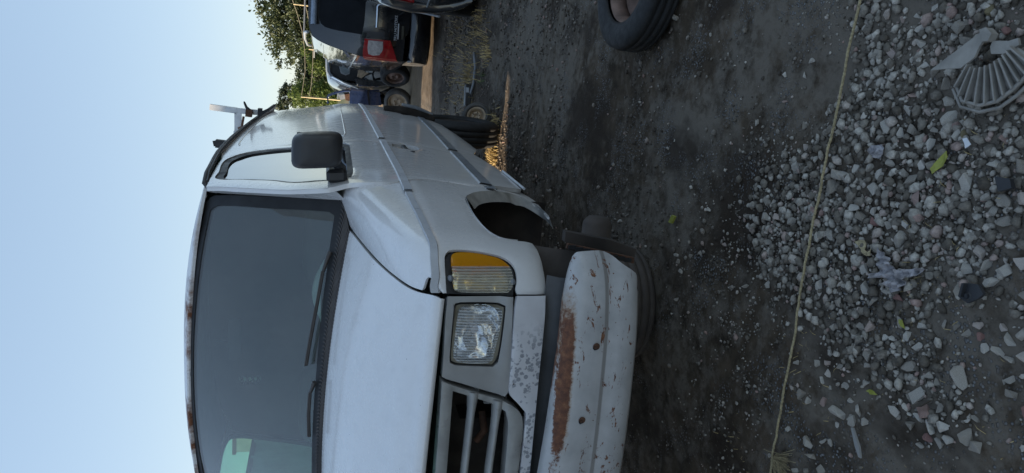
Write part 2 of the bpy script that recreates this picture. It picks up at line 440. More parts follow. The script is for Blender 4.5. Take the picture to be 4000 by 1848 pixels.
# bumper
t = NT('rusted_grey_bumper_paint')
X, Y, Z = t.sep()
nz = t.noise(70, 6, .75); nzb = t.noise(14, 4, .6)
def band(vout, lo, hi, soft):
    a = t.n.new('ShaderNodeMapRange'); a.inputs[1].default_value = lo - soft; a.inputs[2].default_value = lo; t.l.new(vout, a.inputs[0])
    b = t.n.new('ShaderNodeMapRange'); b.inputs[1].default_value = hi + soft; b.inputs[2].default_value = hi; t.l.new(vout, b.inputs[0])
    return t.math('MULTIPLY', a.outputs[0], b.outputs[0])
long = t.math('MULTIPLY', band(Z, .766, .784, .016), band(X, .52, .76, .14))
long2 = t.math('MULTIPLY', band(Z, .776, .794, .014), band(X, .28, .6, .12))
R1 = t.ramp(t.math('ADD', t.math('ADD', long, t.math('MULTIPLY', long2, .55)), t.math('MULTIPLY', t.math('SUBTRACT', nz, .5), 1.5)), [(.48, 0), (.74, 1)])
sc1 = t.noise(9, 5, .75, t.map((1.2, 1, 3.0), (3.1, 0, .7)), .8)
R2 = t.ramp(t.math('ADD', sc1, t.math('MULTIPLY', nz, .12)), [(.668, 0), (.70, 1)])
low = t.math('MULTIPLY', band(X, .28, .44, .07), band(Z, .56, .71, .02))
R3 = t.ramp(t.math('ADD', t.math('MULTIPLY', low, .34), t.noise(32, 5, .7, t.map((1, 1, 1.6)))), [(.91, 0), (.95, 1)])
scr = t.ramp(t.math('ADD', t.noise(16, 5, .65, t.map((.5, 1, 2.2), (1.3, 0, 2)), 1.2), t.math('MULTIPLY', band(Z, .60, .66, .02), .06)), [(.685, 0), (.71, 1)])
vv = t.vor(42); dots = t.math('MULTIPLY', t.ramp(vv, [(.0, 1), (.07, 1), (.10, 0)]), t.ramp(nzb, [(.5, 0), (.55, 1)]))
rust = t.math('MAXIMUM', t.math('MAXIMUM', R1, R2), t.math('MAXIMUM', t.math('MAXIMUM', R3, scr), dots))
halo = t.ramp(t.math('ADD', long, t.math('MULTIPLY', t.math('SUBTRACT', nz, .5), 1.2)), [(.15, 0), (.6, .75)])
base = t.mix(t.ramp(nzb, [(.35, 0), (.75, 1)]), (.47, .455, .44), (.36, .35, .34))
base = t.mix(halo, base, (.27, .16, .075))
gro = band(Z, .664, .672, .004)
base = t.mix(t.math('MULTIPLY', gro, .7), base, (.16, .14, .12))
rc = t.ramp(t.noise(55, 5, .7), [(.3, (.075, .030, .018)), (.55, (.16, .062, .03)), (.75, (.27, .13, .06))])
t.set(Base_Color=t.mix(rust, base, rc), Roughness=t.math('ADD', t.math('MULTIPLY', rust, .45), .33)); t.b.inputs['Metallic'].default_value = .0
t.bump(t.math('MULTIPLY', rust, -1.0), .25, .002); M['bumper'] = t.m

M['black_plastic'] = simple('black_plastic', (.030, .030, .032), .45, var=.2, bump=.15, bsc=220)
M['mirror_plastic'] = simple('grained_black_plastic', (.035, .034, .035), .38, var=.12, bump=.2, bsc=400)
M['trim'] = simple('dark_grey_moulding', (.20, .21, .225), .35, var=.2)
M['strip'] = simple('pale_moulding', (.52, .53, .55), .35, var=.1, sc=14)
M['grey_plastic'] = simple('grey_moulded_plastic', (.31, .30, .285), .36, var=.15, sc=5)
M['grey_trim'] = simple('silver_grey_grille_plastic', (.31, .30, .28), .33, var=.25, sc=9)
M['valance'] = simple('dark_valance', (.075, .072, .07), .6, var=.25)
M['under'] = simple('underbody_grime', (.035, .028, .023), .9, var=.45, sc=10, bump=.5, bsc=40)
M['liner'] = simple('wheel_well_grime', (.06, .048, .04), .9, var=.4, sc=6, bump=.4, bsc=30)
M['rust'] = simple('brown_rust', (.10, .048, .028), .85, var=.5, sc=30, bump=.5, bsc=90)
M['seal'] = simple('rubber_seal', (.018, .018, .019), .55, var=.2)
M['cowl'] = simple('cowl_plastic', (.065, .055, .05), .5, var=.25)
M['interior'] = simple('interior_trim', (.07, .065, .065), .85, var=.2)
M['dash'] = simple('dashboard_vinyl', (.45, .50, .46), .6, var=.15)
M['seat'] = simple('seat_cloth', (.09, .09, .085), .9, var=.2)
M['lip'] = simple('dusty_white_flange', (.42, .40, .37), .6, var=.3, sc=18)
M['tyre'] = simple('tyre_rubber', (.016, .0155, .0155), .75, var=.3, sc=14, bump=.4, bsc=70)
M['dusty_tyre'] = simple('dusty_tyre_rubber', (.085, .078, .07), .85, var=.35, sc=9, bump=.5, bsc=50)
M['rim'] = simple('rusty_rim', (.16, .10, .075), .6, .3, var=.45, sc=14, bump=.3)
M['tan_rim'] = simple('dusty_tan_rim', (.36, .27, .18), .7, .1, var=.35, sc=16)
M['chrome'] = simple('chrome', (.7, .72, .75), .12, 1, var=.08)
M['silver'] = simple('silver_paint', (.42, .44, .46), .3, .5, var=.15)
M['black_paint'] = simple('black_car_paint', (.012, .013, .016), .16, 0, var=.2, coat=1, sc=3)
M['dark_paint'] = simple('charcoal_car_paint', (.03, .032, .036), .18, .2, var=.15, coat=1, sc=3)
M['navy'] = simple('navy_paint', (.012, .025, .075), .3, 0, var=.3, coat=.6)
M['white_rack'] = simple('white_rack_paint', (.62, .63, .64), .4, var=.15, sc=20)
M['concrete'] = simple('weathered_metal_sheet', (.30, .29, .27), .6, .2, var=.25, sc=3)
M['sticker'] = simple('white_decal', (.7, .7, .7), .5, var=.05)
M['wire'] = simple('wire', (.25, .22, .16), .6)
M['pole'] = simple('pale_wood_pole', (.42, .34, .20), .8, var=.3)
M['bark'] = simple('bark', (.07, .055, .04), .95, var=.3, bump=.5, bsc=20)
M['rope'] = simple('jute_rope', (.36, .29, .165), .9, var=.4, sc=120, bump=.6, bsc=400)
M['straw'] = simple('dry_straw', (.46, .34, .15), .85, var=.35, sc=40)
M['weed'] = simple('green_weed', (.09, .15, .03), .7, var=.3)
M['leafy'] = simple('yellow_green_leaf', (.27, .27, .045), .5, var=.25, sc=40)
M['bracket'] = simple('pale_bracket', (.45, .44, .42), .6, var=.2)
M['label'] = simple('paper_label', (.45, .47, .5), .6, var=.05)
M['foil'] = simple('crumpled_printed_film', (.27, .25, .25), .5, var=.6, sc=60, bump=.4, bsc=100)
M['cap'] = simple('dusty_grey_plastic', (.27, .245, .21), .6, var=.25, sc=25)
def glass(name, tint, rough=.02, spec=(1, 1, 1), fres=1.5, alpha=None):
    m = bpy.data.materials.new(name); m.use_nodes = True; n = m.node_tree.nodes; l = m.node_tree.links; n.clear()
    tr = n.new('ShaderNodeBsdfTransparent'); tr.inputs[0].default_value = (*tint, 1)
    gl = n.new('ShaderNodeBsdfGlossy'); gl.inputs[0].default_value = (*spec, 1); gl.inputs['Roughness'].default_value = rough
    df = n.new('ShaderNodeBsdfDiffuse'); df.inputs[0].default_value = (.36, .33, .31, 1)
    lw = n.new('ShaderNodeLayerWeight'); lw.inputs[0].default_value = .5; pw = n.new('ShaderNodeMath'); pw.operation = 'POWER'; pw.inputs[1].default_value = 4; l.new(lw.outputs['Facing'], pw.inputs[0])
    f0 = ((fres - 1) / (fres + 1)) ** 2; fr = n.new('ShaderNodeMath'); fr.operation = 'MULTIPLY_ADD'; fr.inputs[1].default_value = 1 - f0; fr.inputs[2].default_value = f0; l.new(pw.outputs[0], fr.inputs[0])
    m1 = n.new('ShaderNodeMixShader'); l.new(fr.outputs[0], m1.inputs[0]); l.new(tr.outputs[0], m1.inputs[1]); l.new(gl.outputs[0], m1.inputs[2])
    m2 = n.new('ShaderNodeMixShader'); tc = n.new('ShaderNodeTexCoord'); nz = n.new('ShaderNodeTexNoise'); nz.inputs['Scale'].default_value = 3.5; nz.inputs['Detail'].default_value = 6
    l.new(tc.outputs['Object'], nz.inputs[0]); mr = n.new('ShaderNodeMapRange'); mr.inputs[1].default_value = .3; mr.inputs[2].default_value = .8; mr.inputs[3].default_value = alpha[0] if alpha else .02; mr.inputs[4].default_value = alpha[1] if alpha else .08
    l.new(nz.outputs[0], mr.inputs[0]); l.new(mr.outputs[0], m2.inputs[0]); l.new(m1.outputs[0], m2.inputs[1]); l.new(df.outputs[0], m2.inputs[2])
    out = n.new('ShaderNodeOutputMaterial'); l.new(m2.outputs[0], out.inputs[0]); return m
M['windscreen'] = glass('windscreen_glass', (.80, .87, .84), fres=1.8, alpha=(.06, .15))
M['side_glass'] = glass('side_glass', (.18, .22, .21), fres=3.2, alpha=(.02, .06))
M['green_glass'] = glass('green_tinted_glass', (.66, .92, .80), fres=1.4)
M['lens_glass'] = glass('clear_lens', (.93, .94, .95), .04, fres=1.6)
def lensmat(name, col, sc, ax, trans=.6, rough=.12):
    t = NT(name); w = t.n.new('ShaderNodeTexWave'); w.wave_type = 'BANDS'; w.bands_direction = ax; w.inputs['Scale'].default_value = sc; w.inputs['Distortion'].default_value = .6; w.inputs['Detail'].default_value = 1
    t.l.new(t.tc.outputs['Object'], w.inputs['Vector'])
    t.set(Base_Color=col, Roughness=rough); t.bump(w.outputs[1], .8, .003)
    tr = t.n.new('ShaderNodeBsdfTransparent'); tr.inputs[0].default_value = (*[min(1, c * 1.15) for c in col], 1)
    mx = t.n.new('ShaderNodeMixShader'); mr = t.n.new('ShaderNodeMapRange'); mr.inputs[3].default_value = 1 - trans + .12; mr.inputs[4].default_value = max(0, 1 - trans - .12)
    t.l.new(w.outputs[1], mr.inputs[0]); t.l.new(mr.outputs[0], mx.inputs[0]); t.l.new(tr.outputs[0], mx.inputs[1]); t.l.new(t.b.outputs[0], mx.inputs[2])
    t.l.new(mx.outputs[0], t.n['Material Output'].inputs[0]); return t.m
M['amber'] = lensmat('amber_lens', (.80, .36, .012), 2, 'X', .35, .15)
M['ribbed'] = lensmat('ribbed_clear_lens', (.93, .88, .80), 44, 'X', .80)
M['ribbed_head'] = lensmat('ribbed_head_lens', (.92, .94, .94), 40, 'X', .82)
M['red_lens'] = simple('red_lens', (.30, .008, .010), .12, var=.25, sc=14, coat=1)
M['white_lens'] = simple('white_lens', (.42, .38, .36), .15, var=.3, sc=30, coat=.6)
t = NT('headlamp_reflector'); t.set(Base_Color=t.ramp(t.noise(22, 3), [(.36, (.90, .78, .55)), (.45, (.96, .97, .98)), (.53, (.45, .47, .50)), (.60, (.95, .97, .99)), (.70, (.8, .68, .45))]), Roughness=.1, Metallic=1.0); t.bump(t.noise(14, 2), .6, .02); M['reflector'] = t.m
t = NT('lamp_reflector_warm'); t.set(Base_Color=t.ramp(t.noise(19, 3, .5, t.map((2, 1, .6))), [(.38, (.75, .5, .12)), (.47, (.85, .80, .72)), (.54, (.45, .30, .14)), (.62, (.85, .6, .15)), (.7, (.75, .45, .35))]), Roughness=.22, Metallic=.8); t.bump(t.noise(20, 2), .6, .02); M['reflector_warm'] = t.m
# ground
t = NT('dark_dirt_and_gravel')
big = t.noise(.9, 6, .6); mid = t.noise(5, 7, .7); fine = t.noise(55, 6, .75)
soil = t.mix(t.ramp(mid, [(.38, 0), (.66, 1)]), (.036, .025, .015), (.115, .084, .056))
dust = t.ramp(t.math('ADD', t.math('MULTIPLY', big, .6), t.math('MULTIPLY', t.noise(14, 6, .7), .5)), [(.49, 0), (.60, .95)])
soil = t.mix(dust, soil, (.165, .138, .108))
soil = t.mix(t.ramp(t.noise(1.9, 5, .65, t.map((1, .7, 1), (5, 2, 0))), [(.50, 0), (.60, .8)]), soil, (.030, .020, .013))
vc = t.vor(85); gv = t.vor(85, out=1)
grains = t.math('MULTIPLY', t.ramp(vc, [(.25, 1), (.42, 0)]), t.ramp(t.math('ADD', t.noise(3, 4), t.math('MULTIPLY', t.noise(40, 2), .3)), [(.66, 0), (.80, 1)]))
soil = t.mix(grains, soil, t.ramp(gv, [(.2, (.16, .155, .15)), (.9, (.32, .315, .31))]))
Yc = t.sep()[1]; k = t.n.new('ShaderNodeMapRange'); k.inputs[1].default_value = 8; k.inputs[2].default_value = 12; t.l.new(Yc, k.inputs[0])
soil = t.mix(k.outputs[0], soil, t.ramp(t.noise(3, 6, .7), [(.35, (.20, .145, .09)), (.7, (.36, .27, .17))]))
k = t.n.new('ShaderNodeMapRange'); k.inputs[1].default_value = 30; k.inputs[2].default_value = 60; t.l.new(Yc, k.inputs[0])
soil = t.mix(k.outputs[0], soil, (.10, .11, .05))
t.set(Base_Color=soil, Roughness=.95); t.b.inputs['Specular IOR Level'].default_value = .25
t.bump(t.math('ADD', t.math('MULTIPLY', fine, .5), t.math('MULTIPLY', grains, .8)), 1.0, .014); M['ground'] = t.m
def stone_mat(name, a, b, c_):
    t = NT(name); oi = t.n.new('ShaderNodeObjectInfo'); ge = t.n.new('ShaderNodeNewGeometry')
    r = t.math('ADD', ge.outputs['Random Per Island'], oi.outputs['Random']); r = t.math('FRACT', r)
    c0 = t.ramp(r, [(.0, a), (.5, b), (.9, c_), (1.0, (.36, .24, .20))])
    f = t.ramp(t.noise(60, 7, .75), [(.32, .45), (.68, 1.28)])
    t.set(Base_Color=t.mix(1.0, c0, f, 'MULTIPLY'), Roughness=.9); t.bump(t.noise(120, 5, .7), .6, .004); t.b.inputs['Specular IOR Level'].default_value = .3; return t.m
M['stone'] = stone_mat('crushed_limestone', (.30, .262, .215), (.44, .395, .335), (.62, .565, .485))
M['grit'] = stone_mat('limestone_grit', (.09, .074, .056), (.24, .208, .168), (.52, .468, .395))
M['pebble'] = stone_mat('dusty_pebbles', (.075, .060, .046), (.13, .108, .088), (.28, .245, .205))
M['red_stone'] = simple('red_brown_stone', (.24, .13, .11), .9, var=.3, sc=60, bump=.5)
M['olive_stone'] = simple('olive_brown_stone', (.19, .15, .08), .9, var=.3, sc=60, bump=.5)
def leafmat(name, a, b):
    t = NT(name); ge = t.n.new('ShaderNodeNewGeometry')
    c = t.ramp(ge.outputs['Random Per Island'], [(0, a), (1, b)])
    n = t.n; out = n['Material Output']; tl = n.new('ShaderNodeBsdfTranslucent'); mx = n.new('ShaderNodeMixShader'); mx.inputs[0].default_value = .35
    t.l.new(c, tl.inputs[0]); t.set(Base_Color=c, Roughness=.6); t.l.new(t.b.outputs[0], mx.inputs[1]); t.l.new(tl.outputs[0], mx.inputs[2]); t.l.new(mx.outputs[0], out.inputs[0]); return t.m
M['leaf_dark'] = leafmat('dark_leaves', (.018, .030, .012), (.05, .068, .026))
M['leaf_mid'] = leafmat('mid_leaves', (.028, .042, .016), (.085, .105, .040))
M['leaf_lime'] = leafmat('lime_leaves', (.06, .095, .018), (.15, .20, .045))

# ------------------------------------------------------------------ ground
def gz(x, y):
    n = mnoise.noise(Vector((x * 1.1, y * 1.1, 0))) * .022 + mnoise.noise(Vector((x * 4.1, y * 4.1, 3))) * .010 + mnoise.noise(Vector((x * 13, y * 13, 5))) * .0045 + mnoise.noise(Vector((x * 37, y * 37, 9))) * .002
    return n - .006
def near_far_axis(lo, hi, a, b, fine, grow):
    out = list(np.arange(a, b, fine)); s = fine; x = b
    while x < hi: out.append(x); s *= grow; x += s
    out.append(hi); s = fine; x = a
    while x > lo: s *= grow; x -= s; out.insert(0, max(x, lo))
    return out
def make_ground():
    xs = near_far_axis(-600, 600, -.6, 2.6, .02, 1.12); ys = near_far_axis(-400, 900, -1.1, 2.6, .02, 1.10)
    rows = []
    for y in ys:
        r = []
        for x in xs:
            d = max(0, abs(x) - 14, abs(y - 2) - 22); w = max(0, 1 - d / 10)
            r.append((x, y, gz(x, y) * w))
        rows.append(r)
    mb = MB(); mb.grid(rows); me = mb.mesh('ground'); o = link('ground', me, None, M['ground']); tag(o, kind='structure')
    if me.polygons[0].normal.z < 0: me.flip_normals()
make_ground()

# ------------------------------------------------------------------ the white van
van = thing('van', 'white panel van with rusty dropped front bumper, front wheels missing', 'van', (0, 2.4, 0))
VI = Matrix.Translation((0, -2.4, 0))
van.location = (0, 0, 0)
SEAM = [(7.565,5.712),(6.648,5.233),(6.321,4.927),(6.117,4.656),(5.934,4.263),(6.164,3.243),(6.223,2.379),(6.381,1.426),(7.393,0.838)]
fender = panel('fender', FN, [(0.565,3.966),(2.092,6),(3.225,6),(4.224,6),(5.216,6),(6.145,6),(6.402,5.969),(6.511,5.731),(6.797,5.79),(7.385,6)] + SEAM +
    [(7.52,0.523),(6.784,0.369),(5.279,0.298),(4.994,0.284),(5.622,0.303),(6.322,0.429),(6.506,0.604),(6.507,0.792),(6.073,1.086),(5.767,1.476),(5.503,1.8),(5.149,2.037),(4.71,2.124),(4.127,2.184),(3.505,2.061),(3.193,1.824),(3.139,1.622),(3.15,1.399),(3.175,1.186),(3.131,0.982),(2.805,0.784),(2.106,0.64),(1.395,0.622),(0.607,0.68),(0.588,1.606),(0.814,1.651),(1.196,1.603),(1.637,1.617),(1.98,1.776),(2.163,2.002),(2.272,2.307),(2.364,2.685),(2.393,3.14),(2.329,3.415),(2.151,3.559),(1.93,3.625),(1.254,3.678),(0.587,3.738)],
    van, M['van'], sc=(.13, .11), step=.022, thick=.008, gap=.002, mirror=True, corner=40, roll=.006)
# wheel-arch flanges, turned inwards from the fender edge
arch = on(FN, [(4.994,0.284),(5.622,0.303),(6.322,0.429),(6.506,0.604),(6.507,0.792),(6.073,1.086),(5.767,1.476),(5.503,1.8),(5.149,2.037)], 0)
arch2 = on(FN, [(5.149,2.037),(4.71,2.124),(4.127,2.184),(3.505,2.061),(3.193,1.824),(3.139,1.622),(3.15,1.399)], 0)
A = [tuple(p) for p in smooth_poly(arch, .02, False, 60)]
w_ = [.035 + .018 * sin(i * .9) * (i < len(A) * .5) for i in range(len(A))]
B = [(p[0] - .03 - .3 * w_[i], p[1] - .25 * w_[i] - .004, p[2] - w_[i] * (.9 if i > len(A) * .55 else .35)) for i, p in enumerate(A)]
loft('arch_flange', A, B, van, M['lip'], 3, mirror=True)
A2 = [tuple(p) for p in smooth_poly(arch2, .02, False, 60)]
loft('arch_flange', A2, [(p[0] - .05, p[1] + .012, p[2] + .004) for p in A2], van, M['van'], 2, mirror=True)
# wheel well liner
lin = []
for x in (.90, .84, .72, .55, .36):
    r = []
    for k in range(25):
        a = radians(-12 + 204 * k / 24); rr = .43 if x < .9 else .38
        r.append((x, .60 + rr * cos(a), .60 + (rr - .04) * sin(a)))
    lin.append(r)
for s_ in (1, -1):
    mb = MB(); mb.grid([[(s_ * p[0], p[1], p[2]) for p in r] for r in lin]); mb.build('wheel_well', M['liner'], van)
    mb = MB(); mb.grid([[(s_ * .36, .15, .55), (s_ * .36, 1.1, .55)], [(s_ * .36, .15, 1.0), (s_ * .36, 1.1, 1.0)]]); mb.build('inner_panel', M['under'], van)

# hood
hood = panel('hood', H, [(-1, .05), (-.5, .05), (0, .05), (.5, .05), (.992, .05), (.996, .6), (.996, 1.5), (.994, 4), (.992, 7.0), (.985, 8), (.5, 8), (0, 8), (-.5, 8), (-.985, 8), (-.992, 7.0), (-.994, 4), (-.996, 1.5), (-.996, .6), (-.992, .05)], van, M['van'], sc=(.8, .085), step=.028, thick=.012, gap=.002, roll=.004)
# door
win = [(1.259,1.867),(1.448,1.883),(1.692,1.901),(1.843,1.887),(1.967,1.819),(1.986,1.703),(1.964,1.601),(1.963,1.476),(1.9,1.363),(1.801,1.325),(1.557,1.324),(1.191,1.327),(0.999,1.33),(0.912,1.34),(0.908,1.379),(0.94,1.464),(0.956,1.549),(1.057,1.639),(1.161,1.754)]
DSEAM = [(0.797,1.425),(0.807,1.381),(0.809,1.345),(0.792,1.29),(0.78,1.2),(0.878,1.082),(0.892,0.985),(0.9,0.833),(0.987,0.717)]
RSEAM = [(1.81,1.922),(1.899,1.884),(2.026,1.781),(2.073,1.605),(2.073,1.478),(1.971,1.342),(1.907,1.179),(1.911,0.972),(1.829,0.823),(1.885,0.739),(2.017,0.638)]
DTOP = [(1.102,1.886),(1.074,1.837),(0.987,1.743),(0.867,1.599),(0.836,1.54)]
sill = [(1.044,0.62),(1.536,0.596),(2.805,0.45)]
door_out = DTOP + DSEAM + sill[:2] + RSEAM[::-1]
zt = lambda Y: zr(Y) - .004
dtop2 = [(1.95 - .16 * k, zt(1.95 - .16 * k) - .002) for k in range(1, 5)]
dhandle = [(1.839,1.11),(1.866,1.041),(1.819,0.977),(1.743,0.98),(1.702,1.007),(1.704,1.07),(1.734,1.114)]
door = panel('door', S, door_out, van, M['van'], holes=[win, dhandle], step=.035, thick=.018, gap=.0025, corner=40, hcorner=55)
SL = lambda u, v: S(u, v) * np.array([-1, 1, 1])
winR = [(1.05, 1.42), (1.6, 1.42), (2.17, 1.42), (2.21, 1.46), (2.21, 1.87), (2.16, 1.93), (1.8, 1.935), (1.42, 1.90), (1.30, 1.80), (1.16, 1.62)]
doorR = panel('door', SL, DTOP + DSEAM + sill[:2] + [(2.28, .60), (2.28, 1.2), (2.28, 1.6), (2.27, 1.953), (1.9, 1.948), (1.5, 1.922)], van, M['van'], holes=[winR], step=.05, thick=.018, gap=.0025, sgn=-1, corner=40, hcorner=40)
door = [door, doorR]
for mi, dr, wi in zip((1, -1), door, (np.array(win), np.array(winR))):
    wc = wi.mean(0)
    go = [tuple(wc + (p - wc) * .985) for p in wi]; gi = [tuple(wc + (p - wc) * (.90 if mi > 0 else .97)) for p in wi]
    sgnx = lambda u, v, mi=mi: S(u, v) * np.array([mi, 1, 1])
    panel('window_seal', sgnx, [tuple(wc + (p - wc) * 1.01) for p in wi], dr, M['seal'], holes=[gi], step=.03, thick=.02, gap=0, off=-.006, sgn=mi, corner=55, hcorner=55)
    panel('window', sgnx, [tuple(wc + (p - wc) * (.93 if mi > 0 else .98)) for p in wi], dr, M['side_glass'] if mi > 0 else M['green_glass'], step=.06, thick=.004, gap=0, off=-.014, sgn=mi, corner=55)
    if mi < 0: continue
    # handle in its recess
    hc = np.array(dhandle).mean(0); y0, z0 = hc
    x0 = S(y0, z0)[0]
    mb = MB(); mb.box((mi * (x0 - .025), y0, z0), (.004, .24, .05)); mb.build('handle_recess', M['seal'], dr)
    mb = MB(); mb.box((mi * (x0 - .008), y0 + .0, z0 + .004), (.010, .17, .024), bev=.004); mb.build('handle', M['seal'], dr)
    q = S(y0 - .16, z0 - .0)
    mb = MB(); mb.lathe([(.0, .004), (.010, .003), (.012, 0)], 16, Matrix.Translation((mi * (q[0]), y0 - .17, z0 - .015)) @ Matrix.Rotation(pi / 2 * mi, 4, 'Y')); mb.build('lock', M['seal'], dr)
# cargo side panel behind the door
rear_edge = [(4.45, .55), (4.86, .55), (4.89, .8), (4.89, 1.3), (4.885, 1.84), (4.80, zt(4.8))]
roofline = [(y, zt(y)) for y in (4.4, 4.0, 3.6, 3.2, 2.8, 2.4, 2.1)]
bot = [(2.922,0.45),(3.161,0.506),(3.773,0.521),(4.135,0.555),(4.48,0.602),(4.054,0.695)]
sidep = panel('side_panel', S, RSEAM + bot + [(3.78, .86), (3.95, .86), (4.15, .80), (4.33, .68)] + rear_edge + roofline, van, M['van'], step=.06, thick=.01, gap=.0025, corner=35)
panel('side_panel', SL, [(2.28, .60), (2.28, 1.2), (2.28, 1.6), (2.27, 1.953)] + roofline[::-1][1:] + rear_edge[::-1] + [(4.33, .68), (4.15, .80), (3.95, .86), (3.78, .82), (3.6, .7), (3.4, .60)], van, M['van'], step=.12, thick=.01, gap=.0025, sgn=-1, corner=35)
# stamped outline where a window could be
st = [(1.992,1.893),(2.449,1.887),(3.177,1.883),(4.463,1.904)]
for mi in (1, -1):
    def rib(pts, name, w, h, mat):
        A_ = []; 
        Q = smooth_poly(np.array(pts), .04, False, 60)
        mb = MB(); mb.tube([Vector((mi * S(a, b)[0] + mi * h, a, b)) for a, b in Q], w, 6, flat=1); mb.build(name, mat, van)
    rib([(2.25, 1.885), (2.4, 1.90), (3.0, 1.90), (3.6, 1.885), (4.1, 1.86), (4.25, 1.83)], 'pressed_crease', .006, -.003, M['van'])
    rib([(4.519,1.317),(3.843,1.328),(2.343,1.33),(2.203,1.332),(2.151,1.341),(2.201,1.385)], 'pressed_crease', .006, -.003, M['van'])
# mouldings along the belt and the sill
def strip(name, pts, w, mat, fn=S, out=.007, mirror=True, parent=van):
    Q = smooth_poly(np.array(pts), .04 if fn is S else .3, False, 60)
    for mi in ((1, -1) if mirror else (1,)):
        rows = []
        for j, (dw, o) in enumerate([(-.5, 0), (-.42, 1), (.42, 1), (.5, 0)]):
            r = []
            for u, v in Q:
                if fn is S: p, n = surf_pt(S, u, v + dw * w, out * o - .0005, 1)
                else:
                    p, n = surf_pt(fn, u, v, out * o - .0005, 1); p = p + np.array([0, 0, dw * w])
                r.append((p[0] * mi, p[1], p[2]))
            rows.append(r)
        mb = MB(); mb.grid(rows, smooth=False); mb.build(name, mat, parent)
b1 = [(0.657,1.156),(0.871,1.162),(1.323,1.164),(1.625,1.164),(1.905,1.164)]
b2 = [(1.997,1.165),(2.702,1.164),(3.545,1.162),(4.621,1.136)]
strip('belt_moulding', [(b[0], 1.150) for b in b1], .034, M['strip'])
strip('belt_moulding', [(b[0], 1.150) for b in b2[:-1]] + [(4.3, 1.145), (4.8, 1.14)], .034, M['strip'])
fb = [(0.64,5.057),(1.169,4.282),(1.858,4.076),(2.553,3.957),(3.238,3.996),(4.028,4.005),(4.58,4.007),(5.178,4.014)]
strip('belt_moulding', fb, .026, M['strip'], FN, out=.009)
l1 = [(0.923,0.809),(1.209,0.803),(1.601,0.79),(1.813,0.785)]; l2 = [(1.901,0.781),(2.566,0.755),(3.463,0.726),(3.941,0.701)]
strip('sill_moulding', l1, .055, M['trim']); strip('sill_moulding', l2, .055, M['trim'])
strip('sill_moulding', [(5.98,1.261),(6.362,1.291)], .05, M['trim'], FN)
# bright sill plate under the door
sp = [on(S, [p])[0] for p in [(1.044,0.616),(1.27,0.608),(1.507,0.6)]]
for mi in (1, -1):
    mb = MB(); mb.tube([(mi * (p[0] + .003), p[1], p[2] - .004) for p in sp], .006, 8); mb.build('sill_plate', M['strip'], van)
sl = [(S(y, .60)[0] - .012, y, .575) for y in (1.1, 1.5, 1.9, 2.3, 2.7, 3.0)]
loft('rocker', [(p[0], p[1], .605) for p in sl], [(p[0] - .06, p[1], .54) for p in sl], van, M['under'], 3, mirror=True)

# windscreen, its seal, posts and roof
gl = [(0.983,0.995),(0.952,1.016),(0.827,1.021),(0.66,1.018),(0.448,1.011),(0.227,1.005),(-0.085,1.005),(-0.433,1.016),(-0.737,1.05)]
cow = [(0.999,0.023),(0.981,-0.006),(0.962,-0.018)]
wpoly = [(.985, -.01), (1.0, .03)] + [(.995, .5), (.985, .93), (.955, .985)] + [(.7, 1.005), (.3, 1.015), (0, 1.018)]
wpoly = wpoly + [(-a, b) for a, b in wpoly[::-1][1:]] + [(-.5, -.02), (0, -.02), (.5, -.02)]
inner = [(a * .955, .072 + (b - .03) * .915) for a, b in wpoly]
panel('windscreen', W, wpoly, van, M['windscreen'], sc=(.85, .85), step=.06, thick=.006, gap=.001, off=-.004, sgn=1, corner=50, roll=0)
panel('windscreen_seal', W, wpoly, van, M['seal'], holes=[inner], sc=(.85, .85), step=.04, thick=.006, gap=-.006, off=.001, sgn=1, corner=50, hcorner=50)
roof = panel('roof', RF, [(-1, 0), (-.9, 0), (-.5, 0), (0, 0), (.5, 0), (.9, 0), (1, 0), (1, .25), (1, .5), (1, .75), (1, 1), (.5, 1), (0, 1), (-.5, 1), (-1, 1), (-1, .75), (-1, .5), (-1, .25)], van, M['roof'], sc=(.86, 3.5), step=.05, thick=.012, gap=0, roll=0)
# header between glass and roof
hd_a = [tuple(W(a, 1.02 - .03 * (abs(a) > .95))) for a in np.linspace(-.985, .985, 41)]
hd_b = [tuple(RF(a, 0)) for a in np.linspace(-.985, .985, 41)]
loft('header', hd_a, hd_b, van, M['roof'], 4, bulge=(0, -.006, .006), cnt=41)
# posts beside the glass
pg = [tuple(W(1.005, t)) for t in np.linspace(-.02, .97, 24)]
ps = [tuple(S(u, v) + np.array([-.004, 0, 0])) for u, v in smooth_poly(np.array(DTOP + DSEAM[:1]), .03, False, 60)][::-1]
loft('windscreen_post', pg, ps, van, M['van'], 5, bulge=(.012, -.012, 0), mirror=True, cnt=30)
# drip rails
for mi in (1, -1):
    pts = [(mi * .800, 1.37, 1.905)] + [(mi * (.866 if y > 1.3 else .845), y, zr(y) + .004) for y in (1.30, 1.42, 1.6, 1.8, 2.0, 2.3, 2.6, 3.0, 3.4, 3.8, 4.2, 4.6, 4.86)]
    mb = MB(); mb.tube(pts, .011, 8); mb.build('drip_rail', M['valance'], van)
    mb = MB(); mb.tube([(p[0] + mi * .008, p[1], p[2] - .012) for p in pts[1:]], .006, 6); mb.build('rail_seal', M['seal'], van)
